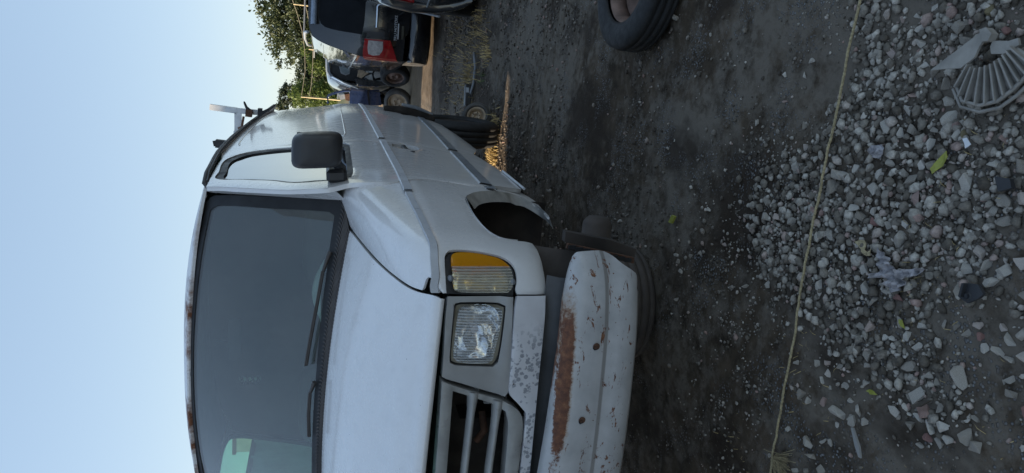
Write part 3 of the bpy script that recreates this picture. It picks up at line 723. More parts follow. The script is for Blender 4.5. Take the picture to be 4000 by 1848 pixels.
# rear of the body
ro = [tuple(S(4.875, z)) for z in (.55, .8, 1.1, 1.4, 1.7, zt(4.87))]
def BK(x, z): return np.array([x, 4.90, z])
outl = [(p[0] - .01, p[2]) for p in ro] + [(.6, 1.94), (0, 1.97), (-.6, 1.94)] + [(-p[0] + .01, p[2]) for p in ro[::-1]]
rw = [[(.10, 1.35), (.72, 1.35), (.68, 1.75), (.10, 1.78)], [(-.72, 1.35), (-.10, 1.35), (-.10, 1.78), (-.68, 1.75)]]
rb = panel('rear_doors', BK, outl, van, M['van'], holes=rw, step=.15, thick=.02, gap=0, sgn=-1, roll=0)
for h in rw: panel('rear_window', BK, h, van, M['green_glass'], step=.2, thick=.004, gap=-.01, off=.012, sgn=-1, roll=0)

# cowl with its wavy louvres
def CW(a, s): 
    p, q = W(a, -.015), H(a * .985, 8); q = q + np.array([0, -.03, -.016]); p = p + np.array([0, .0, .004])
    return p * (1 - s) + q * s
mb = MB(); mb.grid([[tuple(CW(a, s) + np.array([0, 0, -.012])) for a in np.linspace(-1, 1, 40)] for s in np.linspace(-.25, 1.1, 5)]); mb.build('cowl_panel', M['seal'], van)
mb = MB()
for i in range(118):
    a0 = -.985 + 1.97 * i / 117
    pts = [CW(a0 + .012 * sin(s * 6.0), s) + np.array([0, 0, .002]) for s in np.linspace(0, 1, 7)]
    mb.tube([tuple(p) for p in pts], .0035, 4, False)
tag(mb.build('cowl_louvres', M['cowl'], van), kind='stuff')
# wipers
def wiper(a0, pts):
    P3 = [Vector(tuple(surf_pt(W, a, t, .012, 1)[0])) for a, t in pts]
    mb = MB(); mb.tube(P3[:2] , [.009, .006], 8); mb.build('wiper_arm', M['cowl'], van)
    mb = MB(); mb.tube(P3[1:], .006, 6); mb.tube([p + Vector((0, -.002, .005)) for p in P3[1:]], .004, 6); mb.build('wiper_blade', M['cowl'], van)
wp = [(0.795,0.01),(0.714,0.036),(0.559,0.048),(0.418,0.065),(0.308,0.077)]
wiper(0, wp[:1] + wp[1:])
wp2 = [(0.249,0.014),(0.196,0.036),(0.1,0.038),(-0.009,0.028)]
wiper(0, wp2)
# door mirror
mir = thing('mirror_assembly', None, None); mir.parent = van
mb = MB()
def rbox(c, d, rad, n=6, taper=1.0):
    """rounded pillow box"""
    rows = []
    for i in range(13):
        ph = -pi / 2 + pi * i / 12; r = []
        for j in range(28):
            th = 2 * pi * j / 28
            e = .42
            f = lambda v: math.copysign(abs(v) ** e, v)
            r.append((c[0] + d[0] / 2 * f(cos(ph)) * f(cos(th)), c[1] + d[1] / 2 * math.copysign(abs(sin(ph)) ** .55, sin(ph)), c[2] + d[2] / 2 * f(cos(ph)) * f(sin(th))))
        r.append(r[0]); rows.append(r)
    return rows
rows = rbox((1.078, .86, 1.468), (.130, .13, .182), .03)
rows = [[(x - (z - 1.466) * .10, y, z) for x, y, z in r] for r in rows]
mb.grid(rows); mb.build('mirror_housing', M['mirror_plastic'], mir)
mb = MB(); mb.box((1.078, .927, 1.468), (.105, .004, .15)); mb.build('mirror_glass', M['chrome'], mir)
mb = MB(); mb.tube([(1.04, .86, 1.40), (1.015, .88, 1.385), (.985, .90, 1.395)], [.018, .02, .022], 10); mb.build('mirror_arm', M['black_plastic'], mir)
mb = MB(); mb.box((.985, .93, 1.395), (.05, .17, .075), Matrix.Rotation(-.08, 3, 'Y'), bev=.012); mb.build('mirror_base', M['black_plastic'], mir)
ml = copy_tree(mir); ml.scale = (-1, 1, 1); ml.parent = van
for o_ in (mir, ml): o_.name = 'door_mirror'

# nose: grille opening, lamps
front = lambda pts: pts
lb = [(0.812,0.889),(0.813,0.8),(0.745,0.802),(0.671,0.805),(0.555,0.808),(0.393,0.808),(0.27,0.807),(0.272,0.834),(0.462,0.841),(0.496,0.872),(0.519,0.895),(0.533,0.9),(0.671,0.9),(0.78,0.896)]
lbm = [p for p in lb]
xe = lb[6][0]; ze = lb[6][1]; zi = lb[7][1]
lower = lb[:7] + [(-p[0], p[1]) for p in lb[:7][::-1]] + [(-p[0], p[1]) for p in lb[8:][::-1]] + lb[8:]
panel('lower_nose_panel', FR, lower, van, M['flaky'], step=.02, thick=.02, gap=.002, sgn=1, corner=40, roll=.006)
mb = MB()   # dark radiator bay behind the grille
mb.grid([[(x, .24, z) for x in (-.8, 0, .8)] for z in (.6, .9, 1.08)]); mb.build('radiator', M['under'], van)
mb = MB(); mb.grid([[(x, y, 1.072) for x in (-.78, 0, .78)] for y in (.03, .25)]); mb.build('grille_shelf', M['under'], van)
mb = MB(); mb.box((.46, .14, .895), (.09, .01, .075), bev=.003); mb.box((.46, .13, .93), (.05, .02, .01)); br_ = mb.build('radiator_bracket', M['bracket'], van)
for q, w in (((.445, .132, .895), .018), ((.485, .132, .885), .014)):
    mb = MB(); mb.lathe([(0, 0), (w / 2, 0), (w / 2, .006)], 14, Matrix.Translation(q) @ Matrix.Rotation(pi / 2, 4, 'X')); mb.build('bolt_hole', M['seal'], br_)
for s_ in (.28, -.2): 
    mb = MB(); mb.tube([(s_ + .1, .16, .93), (s_ + .04, .14, .92), (s_, .15, .94)], .012, 8); mb.tube([(s_ + .1, .16, .885), (s_ + .02, .15, .89)], .010, 8); mb.build('cooler_hose', M['rust'], van)
bez = [(0.804,1.09),(0.808,0.9),(0.745,0.902),(0.633,0.9),(0.525,0.901),(0.512,0.91),(0.527,0.963),(0.552,1.041),(0.565,1.083),(0.572,1.096),(0.645,1.095),(0.74,1.095)]
hl = [(0.784,1.068),(0.788,1.053),(0.788,0.94),(0.781,0.923),(0.767,0.923),(0.614,0.936),(0.6,0.946),(0.606,1.059),(0.614,1.075),(0.63,1.077),(0.768,1.072)]
hlens = [(0.764,1.056),(0.775,1.046),(0.776,0.959),(0.768,0.934),(0.752,0.933),(0.623,0.951),(0.614,0.966),(0.618,1.053),(0.63,1.064),(0.682,1.064)]
grl = [(0.561,1.096),(0.543,1.048),(0.515,0.962),(0.495,0.898),(0.475,0.867),(0.451,0.849),(0.403,0.843),(0.345,0.843),(0.273,0.844)]
gi = [(0.531,1.062),(0.51,1),(0.487,0.937),(0.468,0.903),(0.438,0.892),(0.381,0.889),(0.275,0.887)]
for mi in (1, -1):
    F = lambda u, v, mi=mi: FR(u, v) * np.array([mi, 1, 1])
    b_ = panel('headlamp_bezel', F, bez, van, M['grey_plastic'], holes=[hl], step=.02, thick=.03, gap=.001, off=-.006, sgn=mi, corner=40, hcorner=50, roll=.008)
    lamp = panel('headlamp', F, hl, van, M['seal'], holes=[hlens], step=.02, thick=.02, gap=.002, off=-.022, sgn=mi, corner=50, hcorner=50)
    panel('lamp_frame', F, [tuple(np.array(hl).mean(0) + (np.array(p) - np.array(hl).mean(0)) * .95) for p in hl], lamp, simple('tan_lamp_frame', (.17, .15, .11), .4) if mi > 0 else bpy.data.materials['tan_lamp_frame'], holes=[hlens], step=.02, thick=.02, gap=.001, off=-.012, sgn=mi, corner=50, hcorner=50)
    panel('lens', F, hlens, lamp, M['ribbed_head'], step=.02, thick=.004, gap=-.002, off=-.006, sgn=mi, corner=50, dome=.008)
    c_ = np.array(hlens).mean(0); p0 = FR(*c_)
    mb = MB(); rows = []
    for i in range(9):
        ph = pi / 2 * i / 8
        rows.append([(mi * p0[0] + .084 * sin(ph) * math.copysign(abs(cos(th)) ** .7, cos(th)), p0[1] + .085 - .065 * sin(ph) ** 2, p0[2] + .070 * sin(ph) * math.copysign(abs(sin(th)) ** .7, sin(th))) for th in np.linspace(0, 2 * pi, 33)])
    mb.grid(rows); mb.build('reflector', M['reflector'], lamp)
    mb = MB(); mb.tube([(mi * p0[0], p0[1] + .07, p0[2]), (mi * p0[0], p0[1] + .035, p0[2])], .012, 10); mb.build('bulb', M['white_lens'], lamp)
    mb = MB(); q0 = FR(hl[7][0] - .01, hl[7][1] + .05)
    # grille
    full = grl
for _ in (1,):
    go = [(max(p[0], 0), p[1]) for p in grl]
    topz = grl[0][1]
    outer = grl + [(-p[0], p[1]) for p in grl[::-1]]
    inn = gi + [(-p[0], p[1]) for p in gi[::-1]]
    g_ = panel('grille', FR, outer, van, M['grey_trim'], holes=[inn], step=.02, thick=.05, gap=.001, off=.0, sgn=1, corner=40, hcorner=40, roll=.012)
    for (p1, p2, w) in (([(0.506,0.999),(0.275,1.006)], None, .011), ([(0.481,0.924),(0.272,0.932)], None, .011)):
        (xa, za), (xb, zb) = p1
        rows = []
        for k in range(13):
            a = 2 * pi * k / 12
            r = []
            for x in np.linspace(-xa - .02, xa + .02, 33):
                z = za + (zb - za) * (xa - min(abs(x), xa)) / (xa - xb + 1e-6) * min(1, 1.0); z = za + (zb - za) * min(1, (xa - abs(x)) / (xa - xb)) if abs(x) < xa else za
                p = FR(min(max(x, -.9), .9), z); fl = 1 + .5 * max(0, (abs(x) - xa + .05) / .05) if abs(x) > xa - .05 else 1
                r.append((x, p[1] + .022 + .026 * cos(a), z + w * fl * sin(a) * (1 if abs(sin(a)) < .9 else 1)))
            rows.append(r)
        mb = MB(); mb.grid(rows); mb.build('grille_bar', M['grey_trim'], g_)
# corner lamps: dark rubber frame, amber marker, ribbed clear turn lens
af = [(0.555,3.857),(1.254,3.689),(1.93,3.634),(2.151,3.55),(2.317,3.416),(2.38,3.142),(2.35,2.687),(2.259,2.309),(2.146,2.006),(1.969,1.778),(1.627,1.618),(1.196,1.603),(0.814,1.651),(0.53,1.674),(0.532,2.417),(0.535,3.16)]
al = [(2.047,3.391),(2.206,3.283),(2.271,3.076),(2.261,2.698),(2.144,2.291),(2.007,1.988),(1.718,1.752)]
acl = [(1.718,1.752),(1.548,1.709),(1.24,1.684),(0.831,1.739),(0.656,1.843),(0.627,2.419),(0.639,3.161),(0.706,3.367),(1.062,3.421),(1.526,3.408),(1.658,3.421)]
def mir_(fn, mi): return lambda u, v: fn(u, v) * np.array([mi, 1, 1])
allp = al + acl[1:]
for mi in (1, -1):
    cl_ = panel('corner_lamp', mir_(FN, mi), af, van, M['seal'], holes=[allp], sc=(.13, .11), step=.018, thick=.02, gap=.0015, off=-.010, sgn=mi, corner=45, hcorner=45)
    amb = al + [acl[0]] + [acl[-1]]
    panel('amber_lens', mir_(FN, mi), al + [(acl[0][0], acl[0][1])] + [(acl[-1][0], acl[-1][1])], cl_, M['amber'], sc=(.13, .11), step=.015, thick=.005, gap=-.001, off=-.001, sgn=mi, corner=45)
    panel('clear_lens', mir_(FN, mi), acl, cl_, M['ribbed'], sc=(.13, .11), step=.015, thick=.005, gap=.0, off=.000, sgn=mi, corner=45)
    panel('lamp_reflector', mir_(FN, mi), allp, cl_, M['reflector_warm'], sc=(.13, .11), step=.02, thick=.003, gap=.004, off=-.035, sgn=mi, corner=45)
    for q in [(1.181,3.487),(1.119,1.696)]:
        p = on(FN, [q], -.004)[0]
        mb = MB(); mb.lathe([(0, .005), (.006, .004), (.009, 0), (.009, -.01)], 12, Matrix.Translation((mi * p[0], p[1], p[2])) @ Matrix.Rotation(pi / 2, 4, 'X')); mb.build('screw', M['trim'], cl_)
# valance and bumper
mb = MB(); mb.grid([[(x, y + .0 * x, z) for x in np.linspace(-.9, .87, 12)] for y, z in ((.06, .80), (.035, .77), (.03, .72), (.05, .67), (.14, .66))]); mb.build('valance', M['valance'], van)
bo = [(0.955,1.812),(0.962,2.512),(0.968,4.546),(0.966,5.183),(0.955,6.558),(0.938,7.538),(0.898,10),(0.907,9.207),(0.896,9.201)]
bo = [(b[0], b[1]) for b in bo]
bump_o = [(bo[0][0] - .02, .2), (bo[0][0], 1.6)] + bo[1:] + [(.86, 9.9), (.4, 10), (-.4, 10), (-.95, 10), (-.97, 5), (-.97, 2), (-.95, .2), (-.5, .1), (0, .1), (.5, .1)]
bmp = panel('front_bumper', BP, bump_o, van, M['bumper'], sc=(1, .022), step=.018, thick=.005, gap=0, sgn=-1, corner=30, roll=.003)
bx = [surf_pt(BP, .5, 5, 0, -1)[1]]
for px in [(0.722,4.68),(0.509,4.333)]:
    p = on(BP, [px], .001, -1)[0]
    mb = MB(); mb.lathe([(0, 0), (.006, 0), (.006, .003)], 14, Matrix.Translation((p[0], p[1] - .001, p[2])) @ Matrix.Rotation(pi / 2, 4, 'X')); mb.build('bumper_hole', M['seal'], bmp)
    mb = MB(); mb.lathe([(0, .001), (.006, .0012), (.0105, .0003)], 14, Matrix.Translation((p[0] + .004, p[1] - .0003, p[2] - .004)) @ Matrix.Rotation(pi / 2, 4, 'X')); mb.build('rust_ring', M['rust'], bmp)
# underbody and what is left of the front suspension
mb = MB()
for s_ in (1, -1):
    mb.bar((s_ * .40, .05, .60), (s_ * .42, 4.7, .60), .09, .15)
mb.build('frame_rail', M['under'], van)
mb = MB(); mb.grid([[(x, y, .63) for x in (-.93, 0, .93)] for y in (1.1, 2.5, 4.85)]); mb.build('floor_pan', M['under'], van)
mb = MB(); mb.grid([[(x, y, .50 + .15 * (abs(y - .7) > .3)) for x in (-.36, 0, .36)] for y in (.35, .6, .9, 1.2)]); mb.box((0, .7, .78), (.5, .6, .4)); mb.build('engine', M['under'], van)
sc0 = (.84, .42)
mb = MB(); mb.bar((-.3, .52, .50), (.80, .50, .46), .07, .10); mb.build('axle_beam', M['under'], van)
# slotted bracket hanging behind the bumper end
q = [(0.935,0.2,0.707),(0.892,0.2,0.461),(0.918,0.2,0.46),(0.945,0.2,0.549),(0.968,0.2,0.707)]
mb = MB(); mb.prism([Vector(p) for p in q], (0, .03, 0)); sb = mb.build('hanging_bracket', M['liner'], van)
q = [(0.924,0.16,0.711),(0.882,0.16,0.481),(0.901,0.16,0.481),(0.94,0.16,0.71)]
mb = MB(); mb.prism([Vector(p) for p in q], (0, .012, 0)); sb2 = mb.build('slotted_rail', M['rust'], sb)
a_, b_ = Vector(q[0]), Vector(q[1]); up_ = (Vector(q[3]) - a_)
for i in range(9):
    p = a_.lerp(b_, (i + .6) / 9.6) + up_ * .5
    mb = MB(); mb.box(p + Vector((0, -.003, 0)), (.012, .006, .024)); mb.build('slot', M['seal'], sb2) if False else mb.build('slot', M['seal'], sb)
q = [(0.935,0.35,0.543)][0]
mb = MB(); mb.lathe([(0, .05), (.035, .05), (.05, .03), (.05, -.02), (.075, -.03), (.075, -.05), (0, -.05)], 20, Matrix.Translation(q) @ Matrix.Rotation(pi / 2, 4, 'Y')); mb.build('wheel_hub', M['liner'], van)
# interior
mb = MB(); mb.grid([[(x, y, z) for x in np.linspace(-.80, .80, 9)] for y, z in ((.86, 1.30), (.92, 1.36), (1.0, 1.385), (1.12, 1.39), (1.22, 1.36), (1.26, 1.15), (1.2, .8))]); 
mb.build('dashboard', M['dash'], van)
mb = MB(); mb.grid([[tuple(np.array([.40 + .30 * (t - .5), 1.18 + .05 * sin(s), 1.425 + .05 * sin(pi * t) * sin(s)])) for t in np.linspace(0, 1, 9)] for s in np.linspace(.2, pi - .2, 6)]); mb.build('instrument_hood', M['dash'], van)
sw = MB(); rr = [(.42 + .19 * cos(a), 1.36 + .10 * sin(a), 1.27 + .155 * sin(a)) for a in np.linspace(0, 2 * pi, 25)]; sw.tube(rr, .013, 8, False); sw.tube([(.42, 1.30, 1.22), (.42, 1.37, 1.27)], .03, 8); sw.build('steering_wheel', M['seal'], van)
for xs_ in (.45, -.45):
    st_ = MB(); st_.grid(rbox((xs_, 1.83, 1.18), (.50, .16, .70), .05)); st_ = st_.build('seat_back', M['seat'], van)
    s2 = MB(); s2.grid(rbox((xs_, 1.62, .88), (.52, .50, .16), .05)); s2.build('seat_cushion', M['seat'], van)
# bulkhead with a little diamond-mesh opening
def BHD(x, z): return np.array([x, 2.25, z])
hw = lambda z: S(2.25, z)[0] - .02
bo_ = [(hw(.64), .64), (hw(1.1), 1.1), (hw(1.5), 1.5), (hw(1.9), 1.9), (.5, 2.04), (0, 2.07), (-.5, 2.04), (-hw(1.9), 1.9), (-hw(1.5), 1.5), (-hw(1.1), 1.1), (-hw(.64), .64)]
q = [(-0.487,2.25,1.877),(-0.527,2.25,1.757),(-0.544,2.25,1.757),(-0.505,2.25,1.877)]
x0_, x1_ = min(p[0] for p in q), max(p[0] for p in q); z0_, z1_ = min(p[2] for p in q), max(p[2] for p in q)
bh = panel('bulkhead', BHD, bo_, van, M['interior'], holes=[[(x0_, z0_), (x1_, z0_), (x1_, z1_), (x0_, z1_)]], step=.25, thick=.01, gap=0, sgn=-1, roll=0)
mb = MB(); n_ = 4
for i in range(n_):
    za, zb = z0_ + (z1_ - z0_) * i / n_, z0_ + (z1_ - z0_) * (i + 1) / n_
    mb.bar((x0_, 2.25, za), (x1_, 2.25, zb), .004, .005); mb.bar((x1_, 2.251, za), (x0_, 2.251, zb), .004, .005)
mb.build('diamond_mesh', M['seal'], bh)
mb = MB(); mb.box(((x0_ + x1_) / 2, 2.262, (z0_ + z1_) / 2), (x1_ - x0_, .002, z1_ - z0_), Matrix.Rotation(radians(2), 3, 'X')); mb.build('added_reflector', M['chrome'], bh)  # chrome strip added to mirror sky, so the mesh opening looks bright
mb = MB(); mb.grid([[(x, y, zr(y) + .115 * (1 - abs(x / .86) ** 2.6) - .035) for x in np.linspace(-.80, .80, 9)] for y in (1.40, 1.6, 2.0, 2.25)]); mb.build('headliner', M['interior'], van)
mb = MB(); mb.grid(rbox((.13, 1.33, 1.80), (.20, .02, .06), .02)); mb.tube([(.13, 1.33, 1.82), (.13, 1.31, 1.88)], .008, 6); mb.build('rear_view_mirror', M['seal'], van)
for mi in (1, -1):
    sgn_ = lambda u, v, mi=mi: S(u, v) * np.array([mi, 1, 1])
    panel('door_card', sgn_, [(1.1, .66), (1.95, .66), (1.95, 1.38), (1.1, 1.38)], van, M['interior'], step=.2, thick=.01, gap=0, off=-.05, sgn=mi, roll=0)
    mb = MB(); mb.grid([[(mi * (S(y, z)[0] - .04), y, z) for y in (2.27, 3.0, 4.0, 4.85)] for z in (.64, 1.2, 1.6, 1.9)]); mb.build('side_lining', M['interior'], van)
# ladder rack on the roof
rk = MB()
RY = 3.6
tp = [(0.933,3.6,2.228),(0.922,3.6,2.05),(0.92,3.6,1.89)]
rk.bar(tp[0], tp[1], .04, .04, (0, 1, 0)); rk.bar(tp[1], tp[2], .036, .036, (0, 1, 0))
lg = [(0.908,3.6,2.042),(0.777,3.6,2.041)]
rk.bar(lg[0], lg[1], .045, .04, (0, 1, 0)); rack = rk.build('ladder_rack', M['white_rack'], van)
mb = MB(); mb.bar((0.779,3.58,2.047), (-.80, 3.6, 2.02), .04, .04); mb.build('cross_bar', M['white_rack'], rack)
mb = MB(); q = [(0.916,3.56,1.986),(0.913,3.56,1.943)]; mb.bar(q[0], q[1], .05, .05); q = [(0.888,3.56,2),(0.815,3.56,2.011),(0.799,3.56,2.036)]; mb.tube(q, .009, 6); mb.build('rack_clamp', M['rust'], rack)
mb = MB(); q = [(0.933,3.56,1.961),(0.956,3.56,1.983),(0.984,3.56,1.995),(0.994,3.56,1.999)]; mb.tube(q, [.014, .010, .008, .004], 6); mb.build('rack_lever', M['seal'], rack)
mb = MB(); q = [(0.929,3.56,1.904),(0.929,3.56,1.876)]; mb.bar(q[0], q[1], .06, .05); q = [(0.931,3.5,1.871),(0.956,3.5,1.827)]; mb.bar(q[0], q[1], .03, .02); mb.build('rack_foot', M['seal'], rack)
mb = MB(); q = [(0.824,2.6,2.053),(0.82,2.6,1.98)]; mb.bar(q[0], q[1], .045, .045, (0, 1, 0)); q2 = [(0.84,2.6,2.056),(0.809,2.6,2.049)]; mb.bar(q2[0], q2[1], .01, .03); mb.build('rack_stub', M['seal'], van)
# torn liner hanging at the rear wheel
q = [(1.02,3.9,0.997),(1.026,3.9,0.878),(1.015,3.9,0.755),(0.991,3.9,0.662),(0.96,3.9,0.587),(0.934,3.9,0.606),(0.948,3.9,0.689),(0.96,3.9,0.793),(0.992,3.9,0.896)]
mb = MB(); mb.prism([Vector(p) for p in q], (-.25, .15, 0)); mb.build('torn_arch_liner', M['under'], van)
mb = MB(); q = [(1.043,3.85,0.863),(1.028,3.85,0.752),(0.987,3.85,0.617)]; mb.tube(q, [.012, .015, .008], 5); mb.build('bent_strip', M['trim'], van)

# ------------------------------------------------------------------ wheels and tyres
def tyre_mesh(R, r, w, n=40, grooves=True):
    p = [(r, -w * .38), (r + .012, -w * .46), (r + (R - r) * .45, -w * .52), (R - .03, -w * .46), (R - .006, -w * .38)]
    for g in (-.22, 0, .22):
        p += [(R, w * (g - .05)), (R - .008, w * (g - .045)), (R - .008, w * (g - .015)), (R, w * (g - .01))]
    p += [(R - .006, w * .38), (R - .03, w * .46), (r + (R - r) * .45, w * .52), (r + .012, w * .46), (r, w * .38), (r + .02, w * .30), (R - .03, w * .25), (R - .03, -w * .25), (r + .02, -w * .30)]
    mb = MB(); mb.lathe(p, n, None, True)
    return mb
def rim_mesh(r, w, hole=5):
    p = [(r, w * .38), (r - .008, w * .36), (r - .022, w * .25), (r * .86, w * .05), (r * .80, 0), (r * .55, .012), (r * .48, .035), (r * .25, .038), (r * .22, .02), (0, .02)]
    mb = MB(); mb.lathe(p, 32)
    mb.lathe([(r, -w * .38), (r - .02, -w * .3), (r - .03, 0), (r - .022, w * .25)], 32)
    return mb
def wheel(name, label, cat, loc, rot, R, r, w, tm, rm, parent=None, with_rim=True, group=None):
    if parent is None: t = thing(name, label, cat, loc, 0, group); t.rotation_euler = rot
    else:
        t = bpy.data.objects.new(name, None); COL.objects.link(t); t.parent = parent; t.location = loc; t.rotation_euler = rot
    tyre_mesh(R, r, w).build('tyre', tm, t)
    if with_rim:
        ri = rim_mesh(r, w).build('rim', rm, t)
        for i in range(5):
            a = 2 * pi * i / 5; mb = MB(); mb.lathe([(0, .012), (r * .055, .010), (r * .06, 0)], 8, Matrix.Translation((r * .36 * cos(a), r * .36 * sin(a), .038))); mb.build('lug', M['rust'], t)
    return t
wheel('old_tyre', 'worn black tyre lying flat on the dark dirt with an empty rusty middle', 'tyre', (1.91, 1.385, .072), (0.03, 0.02, .4), .35, .225, .15, M['tyre'], M['rim'], with_rim=False)
mb = MB(); mb.lathe([(.224, .045), (.215, .04), (.20, 0), (.205, -.04), (.224, -.045)], 36); mb.lathe([(.20, -.03), (.16, -.05), (.08, -.045), (.07, -.02), (.0, -.02)], 36)
ot = [o for o in bpy.data.objects if o.name.startswith('old_tyre')][0]; mb.build('rim', M['rim'], ot)
wheel('bare_wheel', 'brown rusty wheel lying flat in the dark under the van nose', 'wheel', (.42, 1.08, .09), (0, 0, 0), .265, .19, .17, M['liner'], M['rust'])
for s_ in (1, -1): wheel('rear_wheel', None, None, (s_ * .83, 4.18, .36), (0, pi / 2 * s_, 0), .36, .21, .21, M['tyre'], M['under'], parent=van)
wheel('castor', 'small dusty tan wheel standing behind the van beside dry weeds', 'wheel', (.93, 4.55, .11), (0, radians(70), radians(-60)), .135, .085, .11, M['dusty_tyre'], M['tan_rim'])
wheel('discarded_tyre', 'tan steel wheel standing in low sun between the van and the black minivan', 'wheel', (.555, 10.9, .215), (radians(78), 0, radians(-20)), .235, .165, .17, M['dusty_tyre'], M['tan_rim'])
wheel('loose_tyre', 'dark tyre standing behind the sunlit wheel', 'tyre', (.98, 11.35, .25), (radians(90), 0, radians(-50)), .26, .16, .16, M['tyre'], M['rim'])

# ------------------------------------------------------------------ background vehicles
def shell(name, parent, mat, stations, prof, n=1):
    """stations: (y, width factor, z shift, roof factor); prof: (half width, z) from the sill to the middle of the roof"""
    rows = []
    for (y, wf, zlo, zf) in stations:
        ring = [(hwid * wf, zlo + (z - prof[0][1]) * zf + prof[0][1]) for hwid, z in prof]
        r = [(-x, y, z) for x, z in ring] + [(x, y, z) for x, z in ring[::-1][1:]]
        rows.append(r)
    mb = MB(); mb.grid(rows)
    o = mb.build(name, mat, parent)
    return o
def smooth_rows(ctrl, k=4):
    out = []
    for i in range(len(ctrl) - 1):
        a, b = ctrl[i], ctrl[i + 1]
        for j in range(k): t = j / k; out.append(tuple(a[q] + (b[q] - a[q]) * (t * t * (3 - 2 * t)) for q in range(len(a))))
    out.append(ctrl[-1]); return out
mv = thing('minivan', 'black minivan seen from behind with red tail lamp and roof rails', 'minivan', (2.29, 8.05, 0), radians(5))
mp = [(.86, .22), (.955, .30), (.985, .45), (.99, .70), (.985, .95), (.965, 1.04), (.93, 1.20), (.87, 1.42), (.81, 1.57), (.76, 1.645), (.66, 1.685), (.4, 1.705), (0, 1.712)]
def mpx(z):
    zs = [p[1] for p in mp]; xs = [p[0] for p in mp]; return float(np.interp(z, zs, xs))
def MR(x, z):
    y = tab(z, [.2,.35,.50,.72,.82,1.0,1.3,1.6,1.72], [.0,-.01,-.015,-.02,-.015,.0,.08,.20,.26]) + .16 * abs(x / .99) ** 4
    return np.array([x, y, z])
rows = []
ys = [None, .25, .6, 1.2, 2.0, 3.0, 3.8, 4.4, 4.9, 5.1]
for y in ys:
    r = []
    for hx, z in mp:
        if y is None: p = MR(hx, z); q = (p[0], p[1], p[2])
        else:
            zz = z; xx = hx
            if y > 3.2:
                lim = 1.70 - max(0, y - 3.2) * .42 if y < 4.4 else 1.15 - (y - 4.4) * .55
                zz = min(z, lim); xx = hx * (1 - .25 * max(0, y - 4.2))
            q = (xx, max(y, float(MR(hx, z)[1]) + .03 * 1), zz)
        r.append(q)
    rows.append([(-a, b, c) for a, b, c in r] + [(a, b, c) for a, b, c in r[::-1][1:]])
mb = MB(); mb.grid(rows); bd = mb.build('body', M['black_paint'], mv)
out = [(mpx(z) , z) for z in (.45, .60, .80, .95, 1.04, 1.2, 1.42, 1.57, 1.645, 1.685)] + [(.4, 1.703), (0, 1.71), (-.4, 1.703)] + [(-mpx(z), z) for z in (1.685, 1.645, 1.57, 1.42, 1.2, 1.04, .95, .80, .60, .45)]
def MRi(x, z): return MR(x, z) + np.array([0, .006, 0])
panel('rear_bodywork', MRi, out, mv, M['black_paint'], step=.12, thick=.02, gap=0, sgn=1, roll=0)
gate = [(.70, .46), (.72, .9), (.76, 1.0), (.73, 1.3), (.66, 1.60), (.62, 1.655), (0, 1.675), (-.62, 1.655), (-.66, 1.60), (-.73, 1.3), (-.76, 1.0), (-.72, .9), (-.70, .46), (-.6, .40), (0, .385), (.6, .40)]
def MG(x, z): return MR(x, z) + np.array([0, -.008 if z > .6 else -.004, 0])
tg = panel('tailgate', MG, gate, mv, M['black_paint'], step=.1, thick=.02, gap=.004, sgn=1, roll=.01, corner=50)
wn_ = [(.70, 1.01), (.66, 1.40), (.60, 1.53), (.4, 1.555), (-.4, 1.555), (-.60, 1.53), (-.66, 1.40), (-.70, 1.01), (-.5, .985), (.5, .985)]
bg_ = simple('tinted_black_glass', (.008, .009, .011), .08, coat=0, spec=.08)
panel('rear_window', MR, wn_, tg, bg_, step=.1, thick=.006, gap=0, off=.016, sgn=1, roll=0, corner=60)
mb = MB(); mb.grid([[tuple(MR(x, z) + np.array([0, dy, 0])) for x in np.linspace(-.62, .62, 14)] for z, dy in ((1.585, -.01), (1.60, -.07), (1.635, -.09), (1.66, -.03), (1.675, .04))]); mb.build('spoiler', simple('painted_sky_reflection', (.20, .24, .30), .3, coat=0), tg)  # black spoiler; its pale sky reflection is put into the colour
mb = MB(); mb.grid([[tuple(MR(x, z) + np.array([0, dy, 0])) for x in np.linspace(-.60, .66, 16)] for z, dy in ((.812, -.020), (.817, -.040), (.838, -.042), (.846, -.020))]); mb.build('chrome_strip', M['chrome'], tg)
# lamps wrap the corners
def ML(u, z):   # u: 0 inner edge -> 1 round the corner
    if u < .6: x = -(.745 + (.965 - .745) * u / .6); p = MR(x, z); return p + np.array([0, -.032, 0])
    t = (u - .6) / .4; e = MR(-.965, z); s2 = np.array([-mpx(z) - .02, e[1] + .18, z]); c = np.array([-1.02, e[1] - .02, z]); p = e + np.array([0, -.032, 0])
    return p * (1 - t) ** 2 + c * 2 * t * (1 - t) + s2 * t * t
for mi in (1, -1):
    lm = panel('tail_lamp', lambda u, z, mi=mi: ML(u, z) * np.array([mi, 1, 1]), [(.02, .975), (.0, .64), (.5, .56), (1, .50), (1, .7), (1, .93), (.6, .985)], mv, M['red_lens'], step=.08, thick=.03, gap=0, sgn=-1 * mi, corner=40)
    panel('reverse_lens', lambda u, z, mi=mi: ML(u, z) * np.array([mi, 1, 1]), [(.06, .925), (.06, .74), (.35, .735), (.52, .77), (.56, .85), (.52, .915), (.3, .93)], lm, M['white_lens'], step=.06, thick=.01, gap=0, off=.008, sgn=-1 * mi, corner=50)
